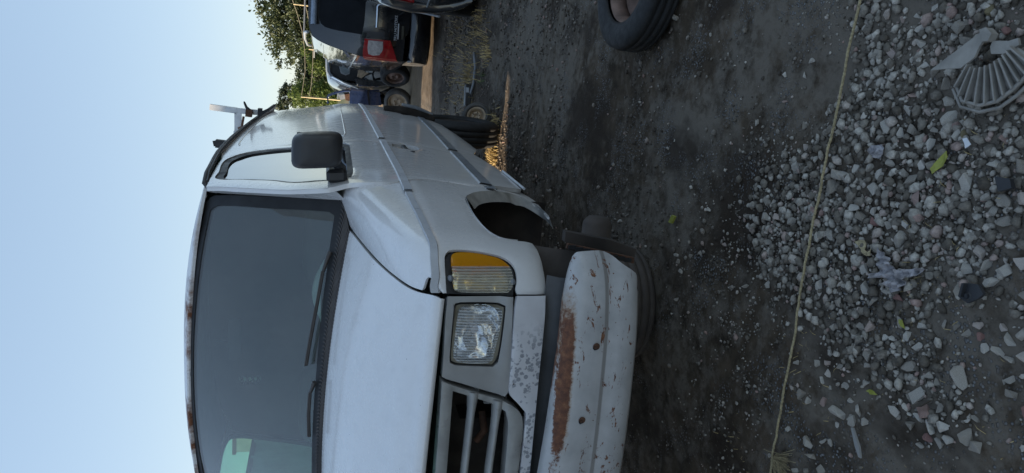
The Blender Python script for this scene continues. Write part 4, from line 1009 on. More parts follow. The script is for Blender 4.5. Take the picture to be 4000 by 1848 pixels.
# bumper of the minivan
mb = MB(); mb.grid([[tuple(np.array([x, tab(z, [.12,.2,.28,.34,.385], [.06,-.05,-.09,-.09,-.04]) + .25 * abs(x / .99) ** 5, z])) for x in np.linspace(-.99, .99, 25)] for z in (.12, .17, .22, .27, .32, .36, .385)]); mbp = mb.build('rear_bumper', M['black_paint'], mv)
mb = MB(); mb.box((-.02, -.098, .312), (.62, .010, .016)); mb.build('bumper_reflection_strip', M['chrome'], mbp).name = 'bright_strip'
mb = MB(); mb.box((-.28, -.075, .195), (.16, .01, .04)); mb.box((-.02, -.07, .17), (.5, .01, .025)); mb.build('lower_trim', M['silver'], mbp)
def text(s_, size, loc, rot, mat, parent, name, shear=0, ext=.0008):
    cu = bpy.data.curves.new(name, 'FONT'); cu.body = s_; cu.size = size; cu.extrude = ext; cu.shear = shear; cu.align_x = 'LEFT'
    o = bpy.data.objects.new(name, cu); COL.objects.link(o)
    me = bpy.data.meshes.new_from_object(o); bpy.data.objects.remove(o)
    q = link(name, me, parent, mat); q.location = loc; q.rotation_euler = rot; return q
p = MR(-.60, .55); text('TRU MOTORS', .052, (-.75, p[1] - .045, .565), (pi / 2, 0, 0), M['sticker'], tg, 'dealer_lettering', .15)
mb = MB(); mb.box((-.62, p[1] - .035, .548), (.20, .003, .014)); mb.build('small_lettering_line', M['sticker'], tg)
mb = MB(); mb.box((-.63, p[1] - .03, .49), (.17, .006, .03)); mb.build('badge', simple('dull_bronze', (.12, .11, .085), .4, .5), tg)
for s_ in (-.70, .70):
    mb = MB(); mb.tube([(s_, .45, 1.70), (s_, .55, 1.745), (s_, 1.5, 1.765), (s_, 2.6, 1.75), (s_, 2.75, 1.70)], .018, 8); mb.build('roof_rail', M['silver'], mv)
mb = MB(); mb.tube([(-.7, 1.0, 1.765), (.7, 1.0, 1.765)], .014, 6); mb.build('cross_rail', M['trim'], mv)
for s_ in (1, -1):
    rows = [[(s_ * (np.interp(z, [1.04, 1.57], [.968, .815]) + .004), y, z) for y in np.linspace(.42 + (z - 1.08) * .35, 3.6 - (z - 1.08) * .9, 12)] for z in (1.08, 1.2, 1.35, 1.5)]
    mb = MB(); mb.grid(rows); mb.build('side_window', bg_, mv)
    mb = MB(); mb.tube([(s_ * .975, y, 1.06) for y in np.linspace(.35, 3.6, 8)], .010, 6); mb.build('window_moulding', M['chrome'], mv)
    for y in (1.05, 4.1): wheel('wheel', None, None, (s_ * .86, y, .33), (0, pi / 2 * s_, 0), .33, .2, .2, M['tyre'], M['silver'], parent=mv)
mb = MB(); mb.box((0, 2.5, .26), (1.6, 4.6, .12)); mb.build('underside', M['under'], mv)

# dark car at the right-hand edge of the row
dc = thing('dark_car', 'charcoal car cut off by the picture edge, nearest to the van', 'car', (2.62, 4.72, .0), radians(-3))
dp = [(.70, .20), (.755, .27), (.80, .40), (.83, .55), (.84, .74), (.82, .90), (.79, 1.0), (.72, 1.2), (.66, 1.35), (.56, 1.42), (.3, 1.45), (0, 1.46)]
rows = []
for y, w, zs_ in ((.10, .90, .60), (.0, .975, .60), (.06, 1, .62), (.25, 1, .66), (.6, 1, .70), (1.0, 1, .95), (1.3, 1, 1.0), (2.4, 1, 1.0), (2.9, 1, .9), (3.3, 1, .68), (4.2, .97, .58), (4.5, .85, .5)):
    r = []
    for hx, z in dp:
        zz = min(z, .30 + (1.46 - .30) * zs_) if z > .9 else z
        r.append((hx * w if z < .95 else hx * w, y, zz))
    rows.append([(-a, b, c) for a, b, c in r] + [(a, b, c) for a, b, c in r[::-1][1:]])
mb = MB(); mb.grid(rows); mb.build('body', M['dark_paint'], dc)
def DR(x, z): return np.array([x, tab(z, [.2,.35,.55,.62,.8,1.0], [.12,.03,-.01,.03,.06,.14]) + .12 * abs(x / .84) ** 4, z])
panel('rear_panel', DR, [(.70,.22),(.80,.40),(.835,.62),(.82,.9),(.78,1.0),(0,1.03),(-.78,1.0),(-.82,.9),(-.835,.62),(-.80,.40),(-.70,.22)], dc, M['dark_paint'], step=.08, thick=.02, gap=0, sgn=1, corner=50)
for mi in (1, -1):
    panel('tail_lamp', lambda x, z, mi=mi: DR(x * mi, z), [(-.80 * 1, .90), (-.45, .90), (-.45, .74), (-.80, .70)], dc, M['red_lens'], step=.06, thick=.02, gap=0, off=.012, sgn=mi, corner=50)
mb = MB(); mb.tube([(-.82, .20, .62), (-.80, .06, .60), (-.6, -.02, .56), (-.3, -.04, .50), (0, -.05, .47), (.4, -.03, .5), (.8, .06, .6)], .010, 6); mb.build('bumper_trim', M['silver'], dc)
mb = MB(); mb.tube([(-.845, .12, .47), (-.835, 1.5, .46), (-.84, 3.8, .47)], .012, 6); mb.build('side_moulding', M['trim'], dc)
for s_ in (1, -1):
    for y in (.95, 3.6): wheel('wheel', None, None, (s_ * .73, y, .31), (0, pi / 2 * s_, 0), .31, .19, .19, M['tyre'], M['silver'], parent=dc)
mb = MB(); mb.box((0, 2.3, .24), (1.3, 4.1, .1)); mb.build('underside', M['under'], dc)
rows = [[(x, y, z) for x in np.linspace(-hw_, hw_, 6)] for y, z, hw_ in ((.72, 1.06, .62), (1.05, 1.33, .52))]
mb = MB(); mb.grid([[(x, y - .02, z + .02) for x, y, z in r] for r in rows]); mb.build('rear_window', bg_, dc)

# wrecked dark van further back
wk = thing('wrecked_van', 'dark wrecked van with a rounded grey rear pane and crumpled chrome corner', 'van', (1.50, 13.1, 0), radians(8))
wp_ = [(.80, .16), (.86, .30), (.88, .60), (.88, .9), (.84, 1.1), (.76, 1.30), (.68, 1.40), (.5, 1.44), (0, 1.46)]
rows = []
for y, w, k_ in ((.30, .90, .96), (.34, .95, .98), (.5, 1, 1), (2.0, 1, 1), (3.2, 1, .95), (3.9, 1, .62), (4.6, .9, .5)):
    r = [(a * w, y, .16 + (b - .16) * k_) for a, b in wp_]
    rows.append([(-a, b, c) for a, b, c in r] + [(a, b, c) for a, b, c in r[::-1][1:]])
mb = MB(); mb.grid(rows); mb.build('body', M['black_paint'], wk)
mb = MB(); mb.grid([[(x, .36, z) for x in (-.74, 0, .74)] for z in (.3, .8, 1.36)]); mb.build('inner_wall', M['seal'], wk)
mb = MB(); mb.tube([(x, .30 + .0, z) for x, z in ((-.86, .95), (-.80, 1.16), (-.70, 1.36), (-.60, 1.425), (-.2, 1.46), (.3, 1.46), (.62, 1.42))], .03, 6); mb.build('roof_edge', M['silver'], wk)
mb = MB(); mb.tube([(-.88, .25, .80), (-.80, .22, 1.10), (-.70, .24, 1.33)], .026, 6); mb.build('pillar_trim', M['chrome'], wk)
q = [(1.003,13,1.185),(1.114,13,1.165),(1.146,13,1.083),(1.118,13,1.017),(1.001,13,0.997),(0.891,13,1.007),(0.86,13,1.07),(0.887,13,1.151)]
inv_ = (Matrix.Translation(wk.location) @ Matrix.Rotation(radians(8), 4, 'Z')).inverted()
def loc_poly(q): return [inv_ @ Vector(p) for p in q]
c0 = sum((Vector(p) for p in q), Vector()) / len(q)
mb = MB(); mb.prism(loc_poly([c0 + (Vector(p) - c0) * 1.18 for p in q]), (0, .03, 0)); fr_ = mb.build('pane_frame', M['trim'], wk)
mb = MB(); mb.prism([p + Vector((0, -.012, 0)) for p in loc_poly(q)], (0, .02, 0)); mb.build('pane', simple('grey_glass', (.16, .19, .20), .15, coat=0), fr_)
for nm, q, mt, th in (('bumper_corner', [(0.84,13,0.695),(0.912,13,0.562),(0.774,13,0.525),(0.85,13,0.136),(0.947,13,0.075),(0.838,13,0.048),(0.75,13,0.462),(0.76,13,0.575)], 'silver', .3),
        ('lamp_housing', [(1.009,12.9,0.533),(1.053,12.9,0.485),(1.064,12.9,0.375),(0.874,12.9,0.375),(0.833,12.9,0.493),(0.881,12.9,0.516)], 'grey_plastic', .12),
        ('bent_bracket', [(0.956,12.9,0.83),(0.995,12.9,0.682),(0.925,12.9,0.629),(0.813,12.9,0.763),(0.84,12.9,0.849)], 'tan_rim', .08),
        ('torn_bumper', [(0.784,12.95,0.894),(0.785,12.95,0.162),(0.756,12.95,0.083),(0.681,12.95,0.411),(0.665,12.95,0.814)], 'dark_paint', .3),
        ('wiring', [(1.07,12.85,0.847),(1.135,12.85,0.781),(1.117,12.85,0.661),(1.041,12.85,0.637),(1.002,12.85,0.735),(1.014,12.85,0.815)], 'chrome', .1)):
    mb = MB(); mb.prism(loc_poly(q), (0, th, 0)); mb.build(nm, M[mt], wk)
for s_ in (1, -1):
    for y in (1.1, 3.7): wheel('wheel', None, None, (s_ * .78, y, .28), (0, pi / 2 * s_, 0), .28, .18, .18, M['tyre'], M['rim'], parent=wk)

# silver wreck left of it, half hidden
sw_ = thing('crumpled_car', 'crumpled silver car front beyond the wrecked van, mirror housing sunlit', 'car', (.10, 16.5, 0), radians(4))
inv2 = (Matrix.Translation(sw_.location) @ Matrix.Rotation(radians(4), 4, 'Z')).inverted()
def lp2(q): return [inv2 @ Vector(p) for p in q]
for nm, q, mt, th in (('fender', [(0.657,16.5,1.15),(0.529,16.5,0.789),(0.433,16.5,0.895),(0.46,16.5,1.001),(0.487,16.5,1.119)], 'silver', 1.2),
        ('mirror', [(0.612,15.8,0.958),(0.651,15.8,0.794),(0.461,15.8,0.773),(0.423,15.8,0.926)], 'black_plastic', .2),
        ('mirror_cap', [(0.449,15.75,0.941),(0.483,15.75,0.824),(0.411,15.75,0.832),(0.39,15.75,0.938)], 'white_rack', .2),
        ('body', [(0.549,16.6,0.786),(0.55,16.6,0.222),(0.442,16.6,0.09),(0.392,16.6,0.15),(0.358,16.6,0.746)], 'dark_paint', 2.5),
        ('bumper', [(0.39,16.4,0.749),(0.401,16.4,0.477),(0.353,16.4,0.462),(0.347,16.4,0.734)], 'tan_rim', .4)):
    mb = MB(); mb.prism(lp2(q), (0, th, 0)); mb.build(nm, M[mt], sw_)
for x_ in (.35, 1.3): wheel('wheel', None, None, (x_, 1.5, .28), (0, pi / 2, 0), .28, .18, .18, M['tyre'], M['rim'], parent=sw_)
# small engine-less pickup bed, blue
bp_ = thing('blue_pickup', 'dark blue pickup with an open tube frame behind the white van', 'pickup', (.38, 14.0, 0), 0)
def lp3(q): return [Vector(p) - bp_.location for p in q]
mb = MB(); mb.prism(lp3([(0.49,14,0.946),(0.509,14,0.603),(0.492,14,0.309),(0.222,14,0.261),(0.166,14,0.931)]), (0, 1.8, 0)); mb.build('bed_side', M['navy'], bp_)
mb = MB(); mb.bar(*lp3([(0.519,13.98,0.572),(0.202,13.98,0.523)]), .02, .03); mb.build('bed_seam', M['black_paint'], bp_)
mb = MB(); mb.tube(lp3([(0.48,14,0.934),(0.457,14,1.083),(0.412,14,1.229),(0.345,14,1.375),(0.301,14,1.394),(0.172,14,1.384)]), .028, 6); mb.build('tube_frame', M['navy'], bp_)
for q, mt in (([(0.335,14.4,1.168),(0.367,14.4,1.044),(0.276,14.4,1.012),(0.228,14.4,1.12)], 'silver'), ([(0.364,14.3,1.04),(0.395,14.3,0.933),(0.235,14.3,0.926),(0.245,14.3,1.013)], 'rust')):
    mb = MB(); mb.prism(lp3(q), (0, .4, 0)); mb.build('scrap_load', M[mt], bp_)
for x_ in (-.1, 0.5): wheel('wheel', None, None, (x_, .9, .26), (0, pi / 2, 0), .26, .17, .18, M['tyre'], M['rim'], parent=bp_)

# ------------------------------------------------------------------ occluders added left of the view to shade the yard, gaps pass sun strips
def occluder(y0, y1, h, label, x=-8.5):
    t = thing('added_occluder', label, 'occluder', (x, (y0 + y1) / 2, 0), 0, 'added occluders along the left side of the yard')
    L = y1 - y0; mb = MB(); n = max(4, int(L / .3)); pts = []
    for i in range(n + 1):
        y = -L / 2 + L * i / n; d = .03 * (1 if i % 2 else -1); pts.append((1.2 + d, y))
    mb.grid([[(px_, y, z) for px_, y in pts] for z in (.15, h)], smooth=False); mb.build('side_wall', M['concrete'], t)
    mb = MB(); mb.box((0, 0, (h + .15) / 2), (2.3, L - .02, h - .25)); mb.build('body', M['concrete'], t)
    mb = MB(); mb.box((0, 0, h), (2.44, L, .10)); mb.build('top_frame', M['rust'], t); mb = MB(); mb.box((0, 0, .1), (2.44, L, .12)); mb.build('bottom_frame', M['rust'], t)
    return t
occluder(-14.0, .80, 4.7, 'long added grey corrugated container nearest the camera')
occluder(2.15, 5.3, 4.6, 'added grey corrugated container second in the row, between two gaps')
occluder(7.1, 10.75, 3.7, 'added grey corrugated container third in the row')
occluder(10.85, 14.4, 2.7, 'lowest added grey corrugated container, fourth in the row')
occluder(16.6, 42, 3.5, 'farthest and longest added grey corrugated container of the row')

# ------------------------------------------------------------------ trees, poles, far building
def tree(name, label, Y, cx, cz, rx, rz, mat, nleaf, leaf, holes=.35, trunk=True, seed=1, ry=None, group=None, clump=.17):
    t = thing(name, label, 'tree', (cx, Y, 0), 0, group); r = np.random.default_rng(seed)
    ry = ry or rx
    nc = max(14, int(nleaf / 45)); C_ = []
    while len(C_) < nc:
        p = r.uniform(-1, 1, 3); d = np.linalg.norm(p)
        if d > 1 or d < .35: continue
        if mnoise.noise(Vector(p * 2.3 + seed)) < -holes * .35: continue
        k = 1 + .22 * mnoise.noise(Vector(p * 1.7 + 9 * seed))
        C_.append((p * np.array([rx, ry, rz]) * k))
    C_ = np.array(C_); vs = []; fs = []
    per = int(nleaf / nc)
    for c in C_:
        cr = clump * min(rx, rz) * r.uniform(.6, 1.5)
        P_ = c + r.normal(0, 1, (per, 3)) * cr * np.array([1.1, 1.1, .55])
        for p in P_:
            a = r.normal(0, 1, 3); a /= np.linalg.norm(a); b = np.cross(a, r.normal(0, 1, 3)); b /= np.linalg.norm(b)
            l = leaf * r.uniform(.6, 1.3); k = len(vs)
            vs += [tuple(p - a * l), tuple(p + b * l * .45), tuple(p + a * l), tuple(p - b * l * .45)]; fs.append((k, k + 1, k + 2, k + 3))
    me = bpy.data.meshes.new('crown'); me.from_pydata(vs, [], fs); me.update()
    o = link('crown', me, t, mat); o.location = (0, 0, cz)
    if trunk:
        mb = MB(); H_ = cz
        mb.tube([(0, 0, -.3), (.1, 0, H_ * .4), (-.1, .1, H_ * .8), (0, 0, H_ + rz * .5)], [.35 * rz / 4, .27 * rz / 4, .2 * rz / 4, .05], 8)
        mb.build('trunk', M['bark'], t)
        mb = MB()
        for c in C_[::max(1, len(C_) // 26)]:
            s0 = Vector((0, 0, H_ - rz * .35 + .5 * max(-rz, min(rz, c[2])) * .8)); e = Vector(c) + Vector((0, 0, H_)); m_ = s0.lerp(e, .5) + Vector((0, 0, -.3))
            mb.tube([s0, m_, e], [.10 * rz / 4, .06 * rz / 4, .02], 5, False)
        mb.build('branches', M['bark'], t)
    return t
TY = 100.
a = (4.846,100,5.745); k_ = 27.0   # pixels of the 4000 px photograph per metre at this distance
tree('spreading_tree', 'large loose-crowned tree above the black minivan, sky showing through', TY, a[0], a[2], 8.0, 4.4, M['leaf_mid'], 14000, .25, 1.5, seed=3, ry=5, clump=.13)
a = (2.582,104,3.071); tree('bushy_tree', 'dark green bushy tree under the large loose-crowned tree', 104, a[0], a[2], 6.5, 2.6, M['leaf_dark'], 9000, .21, .1, seed=5, ry=3)
a = (-0.658,92,1.866); tree('lime_bush', 'lime green bush between the minivan roof and the dark hedge tree', 92, a[0], a[2], 2.0, 2.6, M['leaf_lime'], 5000, .17, .2, seed=8, trunk=True)
a = (-3.229,96,2.345); tree('dense_tree', 'dense dark green tree in the middle, between the two lime green ones', 96, a[0], a[2], 2.7, 2.9, M['leaf_dark'], 9000, .18, 0, seed=12)
a = (-5.219,88,2.488); tree('lime_tree', 'lime green tree behind the blue pickup frame', 88, a[0], a[2], 1.7, 3.2, M['leaf_lime'], 7500, .155, .1, seed=15)
a = (-8.084,125,7.191); tree('small_dark_tree', 'small dark tree with gaps standing left of the lime green tree', 125, a[0], a[2], 2.0, 1.9, M['leaf_dark'], 3400, .18, .9, seed=18, clump=.16)
a = (-10.516,126,8.177); tree('low_dark_tree', 'low dark tree just showing over the white van roof rail', 126, a[0], a[2], 1.5, 1.1, M['leaf_dark'], 900, .24, .9, seed=21, clump=.16)
# what the flank of the van faces, outside the picture on the right
tsrc = bpy.data.objects['dense_tree']
for i, (x_, y_, s_) in enumerate(((26, 10, 1.6), (24, 19, 2.0), (20, 27, 1.7), (25, 38, 2.2))):
    c = copy_tree(tsrc); c.location = (x_, y_, 0); c.scale = (s_, s_, s_ * .9); c['label'] = 'tree %s of the row across the yard, outside the picture' % ('first', 'second', 'third', 'fourth')[i]; c['group'] = 'trees across the yard'
# hedge line along the horizon
r = np.random.default_rng(5); vs = []; fs = []
for i in range(26000):
    x = r.uniform(-60, 70); p = np.array([x, 118 + r.normal(0, 2), abs(r.normal(0, 1)) * (2.2 + .8 * mnoise.noise(Vector((x * .12, 0, 0))))])
    a_ = r.normal(0, 1, 3); a_ /= np.linalg.norm(a_); b_ = np.cross(a_, r.normal(0, 1, 3)); b_ /= np.linalg.norm(b_); k = len(vs)
    vs += [tuple(p - a_ * .45), tuple(p + b_ * .22), tuple(p + a_ * .45), tuple(p - b_ * .22)]; fs.append((k, k + 1, k + 2, k + 3))
me = bpy.data.meshes.new('hedge_line'); me.from_pydata(vs, [], fs); tag(link('hedge_line', me, None, M['leaf_dark']), 'dark hedge along the horizon', 'hedge', kind='stuff')
def pole(label, top, bot, r_=.14, arm=True):
    t = thing('utility_pole', label, 'pole', (top[0], top[1], 0), 0, 'pale poles in front of the trees')
    mb = MB(); mb.tube([(0, 0, -.2), (0, 0, top[2])], [r_, r_ * .75], 8); mb.build('post', M['pole'], t)
    if arm: mb = MB(); mb.box((0, -.1, top[2] - .5), (1.5, .1, .12)); mb.box((.5, -.12, top[2] - .75), (.3, .3, .45)); mb.build('crossarm', M['bracket'], t)
    return Vector(top)
pa = pole('pale pole rising from the blue pickup', (-3.997,70,3.669), None, .09, False)
pb = pole('pale pole beside the minivan roof with a small white box', (0.486,70,3.098), None, .08, True)
pc = pole('pale pole above the minivan roof rail', (4.385,70,4.583), None, .08, False)
def wirething(label, pts, r_=.032):
    mb = MB(); mb.tube(pts, r_, 5); tag(mb.build('overhead_wire', M['wire']), label, 'wire', 'wires strung between the poles')
wirething('upper overhead wire sagging in front of the trees', [(-3.921,70,3.624),(-2.585,70,3.474),(-1.619,70,3.362),(0.264,70,3.44),(2.096,70,3.746),(3.65,70,4.246),(4.52,70,4.586),(6.034,70,5.096)])
wirething('lower overhead wire sagging in front of the trees', [(-3.863,70,2.943),(-3.003,70,2.781),(-1.079,70,2.676),(0.336,70,2.721),(2.183,70,2.942),(3.753,70,3.335),(5.736,70,3.848)])
fb_ = thing('far_building', 'small pale grey building beyond the blue pickup', 'building', (-4.069,80,-2.107)[0:2] + (0,) if False else ((-4.069,80,-2.107)[0], 80, 0))
z1 = (-4.254,80,0.039)[2]
mb = MB(); mb.box((0, 2, z1 / 2), (1.4, 4, z1)); mb.build('wall', M['concrete'], fb_); mb = MB(); mb.box((0, 2, z1 + .04), (1.6, 4.2, .08)); mb.build('roof', M['silver'], fb_)

# ------------------------------------------------------------------ stones
def hull_stone(seed, n=14, flat=.75):
    r = np.random.default_rng(seed); P_ = r.normal(0, 1, (n, 3)); P_ /= np.linalg.norm(P_, axis=1, keepdims=True); P_ *= r.uniform(.8, 1.08, (n, 1)); P_ *= np.array([1, r.uniform(.68, .95), flat * r.uniform(.75, 1.05)])
    bm = bmesh.new()
    for p in P_: bm.verts.new(p * .5)
    g = bmesh.ops.convex_hull(bm, input=bm.verts); bmesh.ops.delete(bm, geom=[e for e in g['geom_interior'] if isinstance(e, bmesh.types.BMVert)], context='VERTS')
    bmesh.ops.bevel(bm, geom=bm.edges[:], offset=.022, segments=1, affect='EDGES', clamp_overlap=True)
    bmesh.ops.triangulate(bm, faces=bm.faces); bmesh.ops.subdivide_edges(bm, edges=bm.edges, cuts=1)
    for v in bm.verts: v.co *= 1 + .055 * mnoise.noise(v.co * 7 + Vector((seed, 0, 0)))
    bmesh.ops.recalc_face_normals(bm, faces=bm.faces)
    me = bpy.data.meshes.new('stone'); bm.to_mesh(me); bm.free(); me.materials.append(M['stone'])
    return me
STONES = [hull_stone(i, 8 + i % 6) for i in range(16)]
rs = random.Random(4); placed = []
SG = 'loose crushed limestone rocks on the dark dirt'
def put_stone(x, y, d, kind=None, label=None):
    me = STONES[rs.randrange(16)]
    o = bpy.data.objects.new('stone', me); COL.objects.link(o)
    k = d * rs.uniform(1.2, 1.42); o.scale = (k, k * rs.uniform(.85, 1.1), k)
    o.rotation_euler = (rs.uniform(-.35, .35), rs.uniform(-.35, .35), rs.uniform(0, 6.28))
    o.location = (x, y, gz(x, y) + d * .15)
    if kind:
        o.data = me.copy(); o.data.materials.clear(); o.data.materials.append(M[kind])
        tag(o, label or {'red_stone': 'reddish brown stone lying among the grey limestone rocks', 'olive_stone': 'olive brown stone lying among the grey limestone rocks'}[kind], 'stone', 'reddish brown stones' if kind == 'red_stone' else 'olive stones')
    else:
        size = 'large pale' if d > .058 else ('fist-sized grey' if d > .036 else 'small grey')
        if x < .35: where, g = 'limestone rock near the loose end of the rope', 'rocks near the loose end of the rope'
        elif x < .75: where, g = 'limestone rock on the sparse dirt in front of the bumper', 'rocks on the sparse dirt'
        elif y > .35: where, g = 'rock on the dark dirt toward the old tyre', 'rocks toward the old tyre'
        elif y > -.06: where, g = 'limestone rock on the far side of the rope', 'rocks on the far side of the rope'
        elif x > 1.35: where, g = 'limestone rock packed beside the broken wheel cover', 'rocks beside the wheel cover'
        elif x > 1.0: where, g = 'limestone rock in the gravel around the yellow leaf and torn wrapper', 'rocks around the wrapper'
        else: where, g = 'limestone rock in the gravel bank left of the torn wrapper', 'rocks left of the wrapper'
        tag(o, size + ' ' + where, 'rock', size + ' ' + g)
    placed.append((x, y, d / 2))
L1 = [(1.703,-0.291,0.029),(1.676,-0.194,0.020),(1.681,-0.241,0.020),(1.653,-0.387,0.040),(1.660,-0.349,0.022),(1.651,-0.263,0.029),(1.689,-0.456,0.032,'olive_stone'),(1.644,-0.516,0.034,'red_stone'),(1.616,-0.341,0.022),(1.625,-0.409,0.039),(1.628,-0.372,0.028),(1.616,-0.282,0.036),(1.587,-0.180,0.045),(1.590,-0.141,0.028),(1.596,-0.374,0.031),(1.588,-0.316,0.019),(1.561,-0.299,0.026),(1.572,-0.259,0.018),(1.547,-0.243,0.027),(1.543,-0.333,0.029),(1.521,-0.372,0.035),(1.509,-0.237,0.027),(1.491,-0.287,0.036),(1.512,-0.314,0.026),(1.482,-0.203,0.029),(1.508,-0.122,0.023),(1.512,-0.165,0.028),(1.495,-0.418,0.025),(1.475,-0.392,0.034),(1.451,-0.337,0.029),(1.454,-0.365,0.022),(1.440,-0.416,0.050),(1.442,-0.271,0.037),(1.398,-0.220,0.041),(1.399,-0.306,0.036),(1.385,-0.270,0.030),(1.374,-0.381,0.038),(1.401,-0.443,0.031),(1.409,-0.470,0.027,'olive_stone'),(1.410,-0.573,0.026),(1.431,-0.449,0.018),(1.453,-0.475,0.015),(1.406,-0.375,0.022),(1.337,-0.234,0.038),(1.416,-0.130,0.025),(1.453,-0.159,0.028),(1.470,-0.253,0.027)]
L2 = [(1.318,-0.361,0.033),(1.301,-0.262,0.031),(1.277,-0.191,0.028),(1.268,-0.140,0.026),(1.271,-0.235,0.035),(1.242,-0.088,0.045),(1.282,-0.340,0.053),(1.229,-0.224,0.042),(1.219,-0.278,0.038),(1.232,-0.374,0.039),(1.204,-0.322,0.027),(1.163,-0.172,0.033),(1.171,-0.247,0.028),(1.178,-0.316,0.031),(1.149,-0.206,0.043),(1.171,-0.283,0.028),(1.162,-0.357,0.027),(1.148,-0.304,0.031),(1.141,-0.256,0.032,'red_stone'),(1.062,-0.104,0.036),(1.121,-0.356,0.040),(1.099,-0.177,0.029),(1.053,-0.133,0.030),(1.009,-0.262,0.039),(0.970,-0.220,0.027),(1.015,-0.165,0.026),(0.966,-0.291,0.039),(0.946,-0.205,0.026),(0.975,-0.358,0.027),(0.940,-0.326,0.038),(0.972,-0.400,0.037,'red_stone'),(1.303,-0.510,0.051),(1.327,-0.541,0.026),(1.352,-0.571,0.035),(1.362,-0.631,0.047),(1.273,-0.571,0.035),(1.248,-0.595,0.029),(1.237,-0.622,0.037),(1.280,-0.618,0.037),(1.293,-0.658,0.033),(1.154,-0.586,0.038),(1.108,-0.563,0.033),(1.120,-0.586,0.018),(1.130,-0.621,0.043),(1.129,-0.657,0.034),(1.097,-0.638,0.037),(1.162,-0.697,0.041),(1.149,-0.650,0.020),(1.186,-0.580,0.018),(1.052,-0.564,0.036),(1.158,-0.557,0.015),(1.095,-0.729,0.038)]
L3 = [(0.868,-0.348,0.045),(0.852,-0.308,0.028),(0.833,-0.262,0.036),(0.916,-0.430,0.036),(0.892,-0.459,0.033),(0.879,-0.493,0.035),(0.874,-0.416,0.027),(0.861,-0.393,0.024),(0.818,-0.206,0.026),(0.931,-0.494,0.029),(0.960,-0.548,0.022),(0.966,-0.580,0.024),(0.961,-0.611,0.027),(0.989,-0.634,0.026),(0.972,-0.653,0.032,'red_stone'),(0.993,-0.715,0.031),(1.012,-0.694,0.023),(1.010,-0.741,0.033),(0.956,-0.695,0.031),(0.947,-0.667,0.029),(0.943,-0.727,0.034),(0.971,-0.759,0.041),(0.861,-0.631,0.054),(0.768,-0.525,0.058),(0.826,-0.548,0.035),(0.824,-0.480,0.049),(0.795,-0.356,0.035),(0.766,-0.364,0.028),(0.724,-0.269,0.029),(0.739,-0.214,0.026),(0.710,-0.217,0.026),(0.686,-0.178,0.031),(0.647,-0.094,0.028),(0.678,-0.227,0.023),(0.649,-0.210,0.023),(0.645,-0.244,0.022),(0.681,-0.304,0.033),(0.573,-0.147,0.039),(0.567,-0.186,0.031),(0.594,-0.240,0.034),(0.591,-0.297,0.048),(0.598,-0.354,0.039),(0.617,-0.401,0.035),(0.634,-0.365,0.032),(0.642,-0.332,0.029),(0.721,-0.373,0.024),(0.812,-0.612,0.027),(0.819,-0.572,0.019),(0.799,-0.566,0.019),(0.692,-0.477,0.037),(0.687,-0.533,0.036),(0.710,-0.547,0.029),(0.734,-0.558,0.044),(0.764,-0.597,0.025),(0.709,-0.586,0.035),(0.730,-0.622,0.037),(0.679,-0.587,0.028,'red_stone'),(0.686,-0.620,0.028),(0.703,-0.640,0.031),(0.650,-0.571,0.022),(0.738,-0.682,0.039),(0.727,-0.708,0.041),(0.793,-0.690,0.026),(0.774,-0.673,0.018),(0.856,-0.787,0.030,'red_stone'),(0.780,-0.776,0.014),(0.786,-0.812,0.019),(0.882,-0.749,0.031),(0.907,-0.738,0.025),(0.894,-0.723,0.017),(0.449,-0.217,0.043),(0.405,-0.240,0.046),(0.481,-0.267,0.030),(0.492,-0.292,0.026),(0.361,-0.223,0.027),(0.331,-0.179,0.028),(0.395,-0.282,0.042),(0.435,-0.119,0.024),(0.551,-0.298,0.018),(0.569,-0.099,0.020)]
L4 = [(1.234,0.122,0.041),(1.052,0.158,0.043),(1.043,0.214,0.039),(1.010,0.219,0.035),(1.022,0.262,0.036),(1.092,0.234,0.039),(1.100,0.199,0.026),(1.061,0.087,0.037),(0.965,0.185,0.043),(1.017,0.121,0.029),(1.134,0.290,0.020),(0.985,0.584,0.025),(1.039,0.750,0.018),(0.741,1.380,0.032),(0.693,0.701,0.032),(0.748,0.761,0.027),(0.731,0.732,0.027),(0.759,0.695,0.024),(0.775,0.650,0.023),(0.807,0.586,0.025),(0.575,0.699,0.027),(0.789,0.259,0.036),(0.831,0.134,0.032),(0.896,0.167,0.026),(0.879,0.135,0.019),(0.911,-0.114,0.039),(0.799,0.073,0.025),(1.196,-0.065,0.050),(1.062,-0.102,0.038),(1.163,-0.110,0.030),(1.013,-0.157,0.030),(0.892,-0.206,0.033),(1.245,-0.079,0.049),(0.882,0.443,0.022),(0.941,-0.202,0.030)]
L5 = [(1.718,1.095,0.039),(1.359,0.124,0.032),(1.512,0.272,0.021),(1.432,0.239,0.025),(1.560,0.146,0.024),(1.514,0.170,0.024),(1.300,0.092,0.028),(1.284,0.117,0.024),(1.344,0.377,0.022),(1.292,0.344,0.018),(1.264,0.852,0.016),(1.203,0.968,0.019),(1.643,0.797,0.015)]
for q in L1 + L2 + L3 + L4 + L5:
    put_stone(q[0], q[1], q[2] * .92, q[3] if len(q) > 3 else None)
# grit: a bank of broken limestone nearest the camera, thinning out to bare dirt
BANK = np.array([(1.876,0.047,0),(1.518,-0.021,0),(1.311,0.078,0),(1.208,0.311,0),(0.993,0.371,0),(0.839,0.191,0),(0.781,-0.065,0),(0.706,-0.318,0),(0.691,-0.519,0),(0.738,-0.675,0),(0.816,-0.745,0),(0.843,-0.6,0),(0.965,-0.532,0),(1.04,-0.612,0),(0.985,-0.915,0),(1.428,-0.917,0),(1.793,-0.677,0)])[:, :2]

